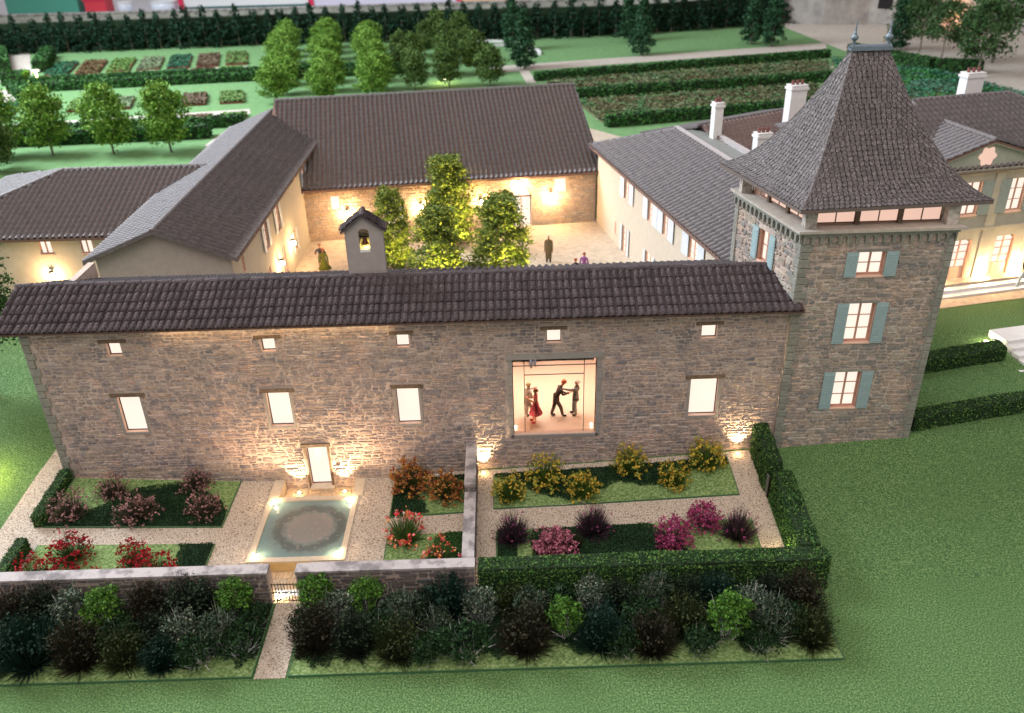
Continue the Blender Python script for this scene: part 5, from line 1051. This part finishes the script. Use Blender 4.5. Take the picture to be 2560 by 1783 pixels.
bT = bO+bS; q = [tuple(bT+bu*a+(bv*sl-Vector((0, 0, rise)))*t) for a, t in ((-1.75, 0), (20.45, 0), (20.75, 1), (-1.75, 1))]; slab(br, q, .16, M_fartile)
ridge(br, bT+bu*-1.75+Vector((0, 0, .05)), bT+bu*20.45+Vector((0, 0, .05)), .14, .5, M_fartile, True)
b = B(); b.add([tuple(bO+bu*20.76+Vector((0, 0, z))) for z in (-.16, .1)]+[tuple(bT+bu*20.46+Vector((0, 0, z))) for z in (.1, -.16)], [(0, 1, 2, 3)]); b.build('verge_board', M_deck, br)
def wall_lamp(label, f, a, z, e, r=.17, group='round wall lamps in the courtyard'):
    t = thing('wall_lamp', label, 'wall lamp', f.P(a, z, 0), group); b = B(); c = f.P(a, z, .2)
    b.lathe([(0, r), (r*.75, r*.66), (r, 0), (r*.75, -r*.66), (0, -r)], c, 12); b.build('globe', M_bulb, t, True)
    b = B(); fbox(b, f, a-.03, a+.03, z+r, z+r+.05, .01, .22); fbox(b, f, a-.10, a+.10, z+r+.05, z+r+.08, .06, .32); b.build('bracket', M_iron, t)
    o = lamp('POINT', (0, 0, 0), e, WARM, t, size=.1); p = f.P(a, z-.05, .62); o.location = Vector(p)-Vector(f.P(a, z, 0)); return t
for a, z, lb in ((3.07, 2.75, 'barn wall lamp beside the small left window'), (8.05, 2.84, 'barn wall lamp left of the tallest courtyard tree'), (12.2, 2.87, 'barn wall lamp between the tallest tree and the arch'), (17.1, 3.0, 'barn wall lamp below the small right window'), (14.9, 4.02, 'barn wall lamp above the lit arch')): wall_lamp(lb, FB, a, z, 430)
wall_lamp('wall lamp on the west wing, nearer the barn', FW, 11.3, 2.75, 270); wall_lamp('wall lamp on the west wing beside the glowing door', FW, 8.05, 2.75, 270)
wall_lamp('lamp over the wide door of the far left house', Ff, -25.9, 3.1, 260)

# ---- east house
eh = thing('plastered_house', 'cream plastered house with pale shutters right of the courtyard, behind the tower', 'house', (10, 18, .8)); aE = R(-78.7); FE = F(6.55, 28.3, aE)
HE = [(5.7, 6.65, 4.45, 5.9), (9.95, 10.7, 4.45, 5.9), (12.35, 13.15, 4.45, 5.9), (16.05, 17.15, 4.5, 5.95), (5.6, 6.6, .85, 2.6), (9.9, 11.1, .85, 2.5), (4.0, 4.35, 1.5, 2.3)]
wall(eh, FE, 0, 21.9, .3, 6.2, HE, M_plaster, .25, reveal=M_reveal)
for h, s_ in zip(HE, (.72, .78, .78, .85, .3, .3, 0)): casement(eh, FE, h, 4, M_shutl, s_, slats=0, pane=M_panew, dep=.10, frame=M_reveal)
eo = Vector(FE.P(0, 0, 0)); eu = Vector((FE.u[0], FE.u[1], 0)); ev = Vector((-FE.n[0], -FE.n[1], 0))
b = B(); b.add([tuple(eo+Vector((0, 0, .3))), tuple(eo+ev*8.2+Vector((0, 0, .3))), tuple(eo+ev*8.2+Vector((0, 0, 6.2))), tuple(eo+Vector((0, 0, 6.2)))], [(0, 1, 2, 3)]); b.build('wall', M_plaster, eh)
gabletri(eh, [FE.P(21.94, .3, .01), FE.P(21.94, .3, -5.8), FE.P(21.94, 7.4, -5.8), FE.P(21.94, 7.85, -4), FE.P(21.94, 6.2, .01)], M_white)
eO = eo-ev*.38+Vector((0, 0, 6.12)); eS = ev*4.4+Vector((0, 0, 1.82)); eL = eS.length
q = [tuple(eO+eu*a+eS*t) for a, t in ((-.9, 0), (22.3, 0), (22.3, 1), (3.6, 1))]; er = slab(eh, q, .14, M_deck, 'roof')
tiled_slope(er, eO+Vector((0, 0, .03)), eu, eS, [(-.9, 0), (22.3, 0), (22.3, eL), (3.6, eL)], False, .40, .5, .14)
slab(er, [tuple(eO+eu*-.9), tuple(eO+eS+eu*3.6), tuple(eO+eS+ev*2+eu*3.6), tuple(eO+ev*8+eu*-.9)], .1, M_fartile, 'hip_end')
ridge(er, eO+eu*-.9+Vector((0, 0, .05)), eO+eS+eu*3.6+Vector((0, 0, .05)), .12, .5, M_fartile, True)
FR2 = F(*(eO+eS)[:2], aE)
def pbox(name, mat, a0, a1, v0, v1, z0, z1, par=eh): b = B(); fbox(b, FR2, a0, a1, z0, z1, -v1, -v0); return b.build(name, mat, par)
M_par = speck('parapet', [(.3, (.36, .33, .33)), (.7, (.44, .41, .41))], 3, .01, .8)
pbox('parapet', M_par, 3.3, 22.3, 0, .3, 7.4, 8.12); pbox('flat_roof', M_zinc, 3.5, 22.3, .3, 1.75, 7.4, 7.86); pbox('parapet', M_par, 3.3, 22.3, 1.75, 2.05, 7.3, 8.1); pbox('rear_wall', M_plaster, .1, 21.9, 1.8, 2.0, .3, 6.1); pbox('rear_wall', M_plaster, 3.3, 21.9, 1.8, 2.0, 6.1, 7.3)
# ---- chateau (rear wing with chimneys and front with pediment)
ch = thing('chateau', 'cream chateau with pedimented front, floodlit at the right edge behind the tower', 'chateau', FC.P(0, 2, 0))
HC = [(-.95, .05, 6.1, 7.9), (1.75, 2.75, 6.1, 7.9), (-3.8, -2.8, 6.1, 7.9), (4.6, 5.6, 6.1, 7.9), (7.3, 8.3, 6.1, 7.9)]
AR = [(-.95, .25, 4.35), (1.75, 2.95, 4.35), (4.5, 5.7, 4.35), (-3.7, -2.5, 4.35), (7.2, 8.4, 4.35)]
M_ch = speck('chateau_stone', [(.3, (.40, .37, .30)), (.7, (.47, .44, .36))], 2.5, .008, .85)
hs = HC+[(a, b_, 2.4, zs+.35) for a, b_, zs in AR]
wall(ch, FC, -5.5, 13, 1.2, 8.4, hs, M_ch, .3, reveal=M_reveal)
for h in HC: casement(ch, FC, h, 3, plain('teal_shutter', (.27, .32, .31), .5), .62, slats=0, pane=M_panew)
for a, b_, zs in AR:
    w = B(); cx = (a+b_)/2; P = [(a, 3.1), (b_, 3.1), (b_, zs)]+[(cx+(b_-a)/2*math.cos(t), zs+.35*math.sin(t)) for t in [math.pi*k/8 for k in range(9)]]+[(a, zs)]
    w.add([FC.P(x, z, -.2) for x, z in P], [tuple(range(len(P)))]); o = w.build('arched_window', M_panew, ch)
    w = B(); fbox(w, FC, cx-.04, cx+.04, 3.1, zs+.33, -.19, -.15); fbox(w, FC, a, a+.08, 2.4, zs+.05, -.19, -.14); fbox(w, FC, b_-.08, b_, 2.4, zs+.05, -.19, -.14)
    for z in (3.5, 3.95, 4.35): fbox(w, FC, a+.08, b_-.08, z-.02, z+.02, -.188, -.165)
    w.build('frame', M_frame, o)
    w = B(); fbox(w, FC, a+.08, b_-.08, 2.4, 3.1, -.19, -.13); w.build('door_panel', plain('pinkish_door', (.50, .36, .30), .6), o)
for a in (1.0, 3.75, 6.4, -1.9, -4.6):
    w = B(); fbox(w, FC, a-.28, a+.28, 2.4, 8.3, .0, .07); w.build('pilaster', M_ch, ch)
w = B(); fbox(w, FC, -5.6, 13.1, 8.4, 8.52, -.3, .16); fbox(w, FC, -5.6, 13.1, 8.52, 8.66, -.3, .30); w.build('cornice', M_ch, ch)
w = B(); fbox(w, FC, -5.5, 13, 5.2, 5.32, 0, .08); w.build('string_course', M_ch, ch)
PC, PW = -.11, 4.3
b = B(); b.add([FC.P(PC-PW, 8.66, .1), FC.P(PC+PW, 8.66, .1), FC.P(PC, 10.0, .1)], [(0, 1, 2)]); b.build('tympanum', speck('tympanum_stone', [(.3, (.36, .38, .31)), (.7, (.42, .44, .37))], 3, .004), ch)
b = B()
for s in (-1, 1): b.hexa([FC.P(PC+s*PW*k[0], 8.60+(1.36 if k[0] == 0 else 0)+k[1], k[2]) for k in ((1, 0, .32), (0, 0, .32), (0, 0, -.1), (1, 0, -.1), (1, .14, .32), (0, .14, .32), (0, .14, -.1), (1, .14, -.1))])
b.build('raking_cornice', M_ch, ch)
b = B(); k = 24; vs = [(PC-.09+(.46+.07*math.cos(6*t))*math.cos(t), 9.27+(.46+.07*math.cos(6*t))*math.sin(t)) for t in [2*math.pi*i/k for i in range(k)]]
b.add([FC.P(x, z, .11) for x, z in vs]+[FC.P(x, z, .16) for x, z in vs], [tuple(range(k, 2*k))]+[(i, (i+1) % k, k+(i+1) % k, k+i) for i in range(k)]); b.build('oculus', M_panep, ch)
b = B(); fbox(b, FC, -5.5, 13, 1.6, 2.4, 0, .55); o = b.build('plinth', M_sand, ch); b = B(); fbox(b, FC, -5.5, 13, 1.6, 2.26, .55, .95); b.build('step', M_white, ch); b = B(); fbox(b, FC, -5.5, 13, 1.6, 2.12, .95, 1.4); b.build('step', M_white, ch)
b = B(); fbox(b, FC, -5.5, 13, 1.2, 8.4, -11, -10.7); fbox(b, FC, -5.5, -5.2, 1.2, 8.4, -10.7, -.3); fbox(b, FC, 12.7, 13, 1.2, 8.4, -10.7, -.3); b.build('rear_wall', M_ch, ch)
cO = Vector(FC.P(0, 8.62, .3)); cu = Vector((FC.u[0], FC.u[1], 0)); cv = Vector((-FC.n[0], -FC.n[1], 0)); cS = cv*6.0+Vector((0, 0, 2.3)); cL = cS.length
cr = slab(ch, [tuple(cO+cu*a+cS*t) for a, t in ((-5.8, 0), (10.5, 0), (5.3, 1), (-.8, 1))], .14, M_deck, 'roof'); tiled_slope(cr, cO+Vector((0, 0, .03)), cu, cS, [(-5.8, 0), (10.5, 0), (5.3, cL), (-.8, cL)], False)
slab(cr, [tuple(cO+cS+cu*-.8), tuple(cO+cS+cu*5.3), tuple(cO+cv*12+cu*10.5), tuple(cO+cv*12+cu*-5.8)], .14, M_fartile); slab(cr, [tuple(cO+cu*10.5), tuple(cO+cv*12+cu*10.5), tuple(cO+cS+cu*5.3)], .1, M_fartile)
slab(cr, [tuple(cO+cu*-5.8), tuple(cO+cS+cu*-.8), tuple(cO+cv*12+cu*-5.8)], .1, M_fartile)
ridge(cr, cO+cS+cu*-.8, cO+cS+cu*5.3, .13, .5, M_fartile, True); ridge(cr, cO+cu*10.5, cO+cS+cu*5.3, .13, .5, M_fartile, True)
# pediment roof
pz = Vector((0, 0, 1)); P0 = Vector(FC.P(PC, 10.12, .35))
for s in (-1, 1):
    e0 = P0+cu*s*PW*1.05-pz*1.42; up = (P0-e0); o_ = tiled_slope(cr, e0+pz*.03, cv, up, [(0, 0), (.5, 0), (4.2, up.length), (0, up.length)], False, amp=.10)
    slab(cr, [tuple(e0), tuple(e0+cv*.6), tuple(P0+cv*4.2), tuple(P0)], .1, M_deck)
ridge(cr, P0+pz*.05, P0+cv*4.1+pz*.05, .13, .45, M_fartile, True)
# rear wing roof behind the parapets
R0 = Vector((12.5, 25.3, 8.2)); wu = Vector((.885, .466, 0)); wv = Vector((.466, -.885, 0)); wS = -wv*10+pz*1.1; wO = R0-wS; WP = [(-2.1, 0), (11.5, 0), (11.5, wS.length), (.35, wS.length)]
wSn = wS.normalized(); wr = slab(ch, [tuple(wO+wu*a+wSn*t-pz*.03) for a, t in WP], .12, M_deck, 'roof')
tiled_slope(wr, wO, wu, wS, WP, False, mat=speck('red_roof_tile', [(.3, (.14, .095, .09)), (.7, (.21, .15, .14))], 5, .01, .6))
slab(wr, [tuple(R0), tuple(R0-wv*6-pz*1.6), tuple(R0+wu*11.5-wv*6-pz*1.6), tuple(R0+wu*11.5)], .12, M_fartile); ridge(wr, R0+pz*.05, R0+wu*11.5+pz*.05, .12, .5, M_fartile, True)
b = B(); b.prism([tuple((R0-wv*5.5)[:2]), tuple((R0+wu*11-wv*5.5)[:2]), tuple((R0+wu*11+wv*9)[:2]), tuple((R0-wu*2.4+wv*9)[:2])][::-1], .5, 6.5); b.build('rear_wing_wall', M_plaster, ch)
def chimney(par, x, y, z0, z1, w, d, ang=R(11.3), pots=3):
    f = F(x, y, ang); b = B(); fbox(b, f, -w/2, w/2, z0, z1, -d/2, d/2); c = b.build('chimney', M_white, par); b = B(); fbox(b, f, -w/2-.07, w/2+.07, z1-.22, z1-.08, -d/2-.07, d/2+.07); fbox(b, f, -w/2-.03, w/2+.03, z1, z1+.06, -d/2-.03, d/2+.03); b.build('chimney_cap', M_white, c)
    for k in range(pots):
        p = f.P((k-(pots-1)/2)*w/(pots+.4), 0, 0); b = B(); b.lathe([(.09, 0), (.11, .05), (.09, .22), (.11, .26), (.06, .26)], (p[0], p[1], z1+.06), 8); b.build('chimney_pot', plain('terracotta', (.20, .08, .07), .8), c)
chimney(wr, 13.3, 23.6, 7.2, 10.0, .55, .55, pots=2); chimney(wr, 18.3, 24.4, 7.9, 10.75, 1.05, .7); chimney(wr, 15.3, 20.4, 6.8, 8.9, .9, .6)
chimney(cr, 28.1, 22.6, 9.2, 11.55, 1.15, .7)
for a, lb in ((1.1, 'floodlight on the chateau terrace between the two arched windows'), (3.3, 'floodlight on the chateau terrace beside the walking man'), (-1.9, 'assumed floodlight on the chateau terrace hidden by the tower corner'), (6.3, 'assumed floodlight on the chateau terrace beyond the right edge')):  # the last two are out of view and assumed
    p_ = FC.P(a, 2.42, .35); t = FC.P(a, 7, .02); uplight(lb, *p_, 750, t, 80, WARMW, r=.09)
    o = lamp('POINT', (p_[0], p_[1], 2.7), 270, WARM, size=.1); o.name = 'spill_light'
# ---- bell turret on the house roof
bt = thing('bell_turret', 'grey bell turret with tiled gable standing on the stone house roof', 'bell turret', (-5.45, 2.35, 8.2)); FBt = F(-5.5, 2.05, R(4))
wt = .74; zb0, zt0 = 8.0, 10.42
b = B()
o = wall(bt, FBt, -wt, wt, zb0, zt0, [(-.2, .2, 9.45, 10.28)], M_greyplaster, .5)
gabletri(bt, [FBt.P(-wt, zt0), FBt.P(wt, zt0), FBt.P(0, 10.95)], M_greyplaster); gabletri(bt, [FBt.P(wt, zt0, -.5), FBt.P(-wt, zt0, -.5), FBt.P(0, 10.95, -.5)], M_greyplaster)
w = B(); w.add([FBt.P(x, z, -.2) for x, z in [(-.2, 10.28), (.2, 10.28)]+[(.2*math.cos(t), 10.28+.16*math.sin(t)) for t in [math.pi*k/8 for k in range(9)]]][:2] and [FBt.P(.2*math.cos(t), 10.279+.14*math.sin(t), .004) for t in [math.pi*k/8 for k in range(9)]], [tuple(range(9))]); w.build('opening_arch', M_wood, bt)
w = B(); fbox(w, FBt, -.2, .2, 9.99, 10.04, -.28, -.22); w.build('yoke', M_iron, bt); c = FBt.P(0, 9.72, -.25); w = B(); w.lathe([(.04, .3), (.07, .27), (.085, .15), (.12, .04), (.15, 0), (.13, 0), (.05, .2)], c, 14); w.build('bell', plain('bronze', (.12, .04, .02), .4, .5), bt, True)
w = B(); fbox(w, FBt, -.2, .2, 9.45, 9.56, -.5, .01); w.build('sill', M_white, bt)
for s in (-1, 1):
    r0 = Vector(FBt.P(0, 11.03, .12)); e0 = Vector(FBt.P(s*(wt+.14), 10.36, .12)); bk = Vector((-FBt.n[0], -FBt.n[1], 0)); up = r0-e0
    slab(bt, [tuple(e0), tuple(r0), tuple(r0+bk*.75), tuple(e0+bk*.75)], .1, M_tile, 'roof'); tiled_slope(bt, e0+pz*.02, bk, up, [(0, 0), (.75, 0), (.75, up.length), (0, up.length)], False, .25, .34, .06, M_tile, 'roof_tile')
ridge(bt, Vector(FBt.P(0, 11.0, .15)), Vector(FBt.P(0, 11.0, -.65)), .09, .4, M_tile)
w = B(); fbox(w, FBt, -.3, .3, 9.4, 10.5, -.58, -.515); w.build('back_panel', M_greyplaster, bt)
lamp('POINT', (-.03, -.02+0, 1.45), 7, (1, .80, .15), parent=bt, size=.05)  # unseen lamp, assumed for the yellow light behind the bell
# ---- courtyard fountain boulder
fo = thing('boulder_fountain', 'pale grey veined boulder fountain between the courtyard trees', 'fountain', (-1.9, 18.6, .8))
b = B(); me = bmesh.new(); bmesh.ops.create_icosphere(me, subdivisions=3, radius=.95)
for v in me.verts: v.co *= 1+.16*mnoise.noise(v.co*1.6); v.co.z *= .75
b.add([(v.co.x-1.9, v.co.y+18.6, v.co.z+1.3) for v in me.verts], [tuple(v.index for v in f.verts) for f in me.faces]); b.build('boulder', speck('veined_rock', [(.4, (.16, .13, .13)), (.55, (.50, .46, .44)), (.7, (.72, .70, .68))], 1.1, .03, .5), fo, True)
b = B(); b.lathe([(0, .05), (1.3, .05), (1.3, .25), (1.5, .28), (1.55, 0)], (-1.9, 18.6, .82), 24); b.build('basin', M_kerb, fo, True)

# ================================================================== PEOPLE
def cloth(name, c): return speck('cloth_'+name, [(.3, tuple(v*.8 for v in c)), (.7, tuple(v*1.2 for v in c))], 12, .004, .85)
SK = speck('skin', [(.3, (.42, .20, .13)), (.7, (.52, .27, .18))], 8, 0, .6)
def person(label, loc, yaw, top, legs, shoes, hair, hands=None, feet=None, lean=0., head=(0, 0), skirt=None, coat=None, knees=None, hip=.93, H=1.75, sleeves=True, group=None, hairv=1.0):
    """hands: ((x,y,z) left, right) in body space, x right, y forward; the body is one skinned surface"""
    s = H/1.75; hands = hands or ((-.27, .03, .80), (.27, .03, .80)); feet = feet or ((-.10, .0), (.10, .0))
    V, E, Rr, Mi = [], [], [], []
    def nd(p, r, par=None, m=0):
        V.append(p); Rr.append(r); Mi.append(m)
        if par is not None: E.append((par, len(V)-1))
        return len(V)-1
    ly = lambda z: lean*(z-hip)
    pel = nd((0, ly(hip), hip), .125, None, 1); wa = nd((0, ly(hip+.14), hip+.14), .115, pel, 0); chs = nd((0, ly(hip+.34), hip+.34), .145, wa, 0); nk = nd((0, ly(hip+.50), hip+.50), .062, chs, 0)
    hx, hy = head; hb = nd((hx*.5, ly(hip+.58)+hy*.4, hip+.585), .055, nk, 2); hc = nd((hx, ly(hip+.68)+hy, hip+.68), .098, hb, 2); nd((hx, ly(hip+.78)+hy-.01, hip+.775), .075, hc, 2); nd((hx, ly(hip+.67)+hy+.115, hip+.665), .018, hc, 2)
    for sd, hd in zip((-1, 1), hands):
        sh = nd((sd*.19, ly(hip+.43), hip+.44), .068, chs, 0); S_ = Vector(V[sh]); T_ = Vector(hd); mid = (S_+T_)/2; dist = (T_-S_).length; bend = math.sqrt(max(.0, .29**2-(dist/2)**2)) if dist < .58 else 0
        el = mid+Vector((sd*.5, -.6, -.5)).normalized()*bend; e = nd(tuple(el), .06, sh, 0 if sleeves else 2); wr_ = nd(tuple(T_), .040, e, 0 if sleeves else 2)
        d = (T_-el).normalized(); sdv = d.cross(Vector((0, 0, 1)) if abs(d.z) < .9 else Vector((0, 1, 0))).normalized(); pm = nd(tuple(T_+d*.07), .033, wr_, 2)
        for k, (o_, L_) in enumerate(((-.03, .075), (-.01, .09), (.012, .085), (.032, .065))):
            a = T_+d*.10+sdv*o_; f1 = nd(tuple(a), .012, pm, 2); nd(tuple(a+d*L_*.8+Vector((0, 0, -.015))), .009, f1, 2)
        th_ = nd(tuple(T_+d*.05-sdv*.045), .012, pm, 2); nd(tuple(T_+d*.10-sdv*.065), .009, th_, 2)
    kn = knees or ((0, .02), (0, .02))
    for sd, ft, k_ in zip((-1, 1), feet, kn):
        hj = nd((sd*.095, ly(hip-.06), hip-.08), .098, pel, 1); k1 = nd(((sd*.1+ft[0])/2+k_[0], ft[1]*.5+k_[1]+.02, .50*hip/.93), .088 if legs is not SK else .066, hj, 1 if legs is not SK else 2); a1 = nd((ft[0], ft[1], .09), .064 if legs is not SK else .042, k1, 1 if legs is not SK else 2)
        an = nd((ft[0], ft[1]+.02, .045), .052, a1, 3); nd((ft[0]+sd*.02, ft[1]+.17, .035), .044, an, 3)
    me = bpy.data.meshes.new('body'); me.from_pydata(V, E, []); o = bpy.data.objects.new('body', me); COL.objects.link(o)
    mo = o.modifiers.new('s', 'SKIN'); 
    for i, v in enumerate(me.skin_vertices[0].data): v.radius = (Rr[i]*(1.15 if i in (pel, chs) else 1), Rr[i]*(.85 if i in (pel, wa, chs) else 1)); v.use_root = (i == 0)
    mo.use_smooth_shade = True; su = o.modifiers.new('u', 'SUBSURF'); su.levels = 1; su.render_levels = 1
    dg = bpy.context.evaluated_depsgraph_get(); m2 = bpy.data.meshes.new_from_object(o.evaluated_get(dg)); bpy.data.objects.remove(o)
    m2.materials.clear(); [m2.materials.append(x) for x in (top, legs, SK, shoes)]
    P = np.array([v for v in V]); Ee = np.array(E); A_, B_ = P[Ee[:, 0]], P[Ee[:, 1]]
    for pl in m2.polygons:
        c = np.array(pl.center); ab = B_-A_; t = np.clip(((c-A_)*ab).sum(1)/np.maximum((ab*ab).sum(1), 1e-9), 0, 1); dd = np.linalg.norm(A_+ab*t[:, None]-c, axis=1)-np.array([Rr[j] for _, j in E])*.5
        k = int(np.argmin(dd)); i, j = E[k]; pl.material_index = Mi[j] if t[k] > .35 or Mi[i] == Mi[j] else Mi[i]; pl.use_smooth = True
    t = thing('person', label, 'person', loc, group); t.rotation_euler.z = yaw; t.scale = (s, s, s)
    bo = bpy.data.objects.new('body', m2); COL.objects.link(bo); bo.parent = t; ORG[bo.name] = Vector((0, 0, 0))
    def sub(name, b, mat): o3 = ORG.get(t.name); ORG[t.name] = Vector((0, 0, 0)); q_ = b.build(name, mat, t, True); ORG[t.name] = o3; return q_
    b = B(); hcx, hcy, hcz = V[hc]; K = 12
    b.add([(hcx+.104*hairv*math.cos(2*math.pi*j/K)*math.cos(ph), hcy-.018+.118*math.sin(2*math.pi*j/K)*math.cos(ph), hcz+.045+.085*math.sin(ph)-(.045 if math.sin(2*math.pi*j/K) < -.2 else 0)*(1-math.sin(ph))) for ph in (0, .5, 1.0, 1.4) for j in range(K)]+[(hcx, hcy-.02, hcz+.132)], [(i*K+j, i*K+(j+1) % K, (i+1)*K+(j+1) % K, (i+1)*K+j) for i in range(3) for j in range(K)]+[(3*K+j, 3*K+(j+1) % K, 4*K) for j in range(K)]); sub('hair', b, hair)
    b = B()
    for sd in (-1, 1): b.lathe([(0, .011), (.012, 0), (0, -.011)], (hcx+sd*.034, hcy+.088, hcz+.008), 6)
    sub('eyes', b, M_iron)
    if skirt:
        mat, z0_, r0_ = skirt; b = B(); b.lathe([(.135, hip+.10), (.16, hip), (.20, hip-.15), (r0_, z0_), (r0_-.02, z0_), (.14, hip-.1)], (0, 0, 0), 18); q_ = sub('skirt', b, mat)
        for v in q_.data.vertices:
            a = math.atan2(v.co.y, v.co.x); kk = 1+.07*math.sin(a*6)*max(0, (hip-v.co.z)); v.co.x *= kk; v.co.y *= kk*.9
    if coat:
        mat, z0_ = coat; b = B(); b.lathe([(.15, hip+.15), (.165, hip), (.175, hip-.2), (.19, z0_), (.175, z0_)], (0, ly(hip)*.5, 0), 14); q_ = sub('coat_tail', b, mat)
        for v in q_.data.vertices: v.co.y *= .8
    return t
cl = cloth
fz_ = 1.935
brown, grey, lgrey, red, navy = cl('dark_brown', (.07, .045, .04)), cl('grey', (.16, .14, .13)), cl('light_grey', (.42, .36, .32)), cl('red', (.42, .06, .09)), cl('navy', (.02, .025, .05))
hblond, hred, hwhite, hdark, hbrown = cl('hair_blond', (.55, .42, .22)), cl('hair_red', (.32, .07, .03)), cl('hair_white', (.62, .58, .52)), cl('hair_dark', (.03, .02, .015)), cl('hair_brown', (.18, .07, .035))
blk = cl('black', (.018, .018, .02)); redshoe = cl('red_shoe', (.45, .02, .04)); stock = SK
person('man in dark brown suit reaching out a hand inside the big window', (1.97, 1.42, fz_), R(-80), brown, brown, blk, hred, hands=((-.06, .42, 1.06), (.05, .50, 1.10)), feet=((-.10, -.18), (.09, .26)), lean=.42, head=(0, .06), coat=(brown, .72), H=1.78)
person('white haired man in grey suit facing him inside the big window', (2.8, 1.49, fz_), R(75), grey, grey, blk, hwhite, hands=((-.10, .52, 1.28), (.24, .14, 1.02)), feet=((-.10, -.05), (.10, .10)), lean=-.08, coat=(grey, .75), H=1.76)
person('blond man in pale grey vest dancing at the left inside the big window', (.74, 1.35, fz_), R(-60), lgrey, lgrey, blk, hblond, hands=((-.12, .40, 1.30), (.18, .30, 1.15)), feet=((-.09, .0), (.12, .2)), lean=.12, coat=(lgrey, .72))
person('woman in red dress dancing with the blond man inside the big window', (1.08, .98, fz_), R(80), cl('red_top', (.42, .10, .08)), SK, redshoe, hbrown, hands=((-.14, .32, 1.28), (.12, .32, 1.22)), feet=((-.10, .0), (.10, .12)), skirt=(red, .50, .34), sleeves=False, H=1.68)
person('person in blue jeans at the back of the lit room, only legs visible', (1.15, 5.9, fz_), R(190), navy, cl('jeans', (.10, .14, .24)), cl('boot', (.10, .07, .05)), hdark, feet=((-.09, .0), (.12, .12)))
zc = .83
person('man in a long khaki coat standing alone in the courtyard', (2.75, 21.3, zc), R(170), cl('khaki', (.20, .15, .07)), cl('dark_trouser', (.05, .035, .02)), blk, hwhite, coat=(MATS['cloth_khaki'], .25), hands=((-.22, .05, .78), (.22, .05, .78)), H=1.85)
person('person in black seen from behind the roof ridge in the courtyard', (4.15, 17.6, zc), R(10), blk, blk, blk, hred, H=1.72)
person('woman in purple beside the person in black in the courtyard', (4.75, 18.5, zc), R(-20), cl('purple', (.30, .10, .30)), SK, blk, hred, skirt=(MATS['cloth_purple'], .5, .3), H=1.72)
person('man in dark suit behind the woman in green at the courtyard left', (-11.65, 21.0, zc), R(170), navy, navy, blk, hbrown, hands=((-.2, .2, 1.1), (.2, .25, 1.15)), H=1.8)
person('woman in olive green dress in front of the man in dark suit', (-11.35, 20.4, zc), R(175), cl('olive_dress', (.14, .15, .02)), SK, blk, hred, skirt=(MATS['cloth_olive_dress'], .38, .42), feet=((-.12, -.1), (.16, .1)), H=1.72)
person('walking man in black jacket and light blue jeans before the chateau', (28.15, 12.75, 2.03), R(110), blk, cl('light_jeans', (.30, .40, .50)), cl('white_shoe', (.6, .6, .58)), hbrown, feet=((-.09, -.22), (.10, .26)), lean=.15, hands=((-.26, .22, .95), (.26, -.1, .85)), H=1.85)
person('person in dark clothes beside the walking man at the right edge', (28.75, 12.85, 2.03), R(110), cl('dark_brown2', (.05, .035, .03)), blk, blk, hdark, H=1.8)
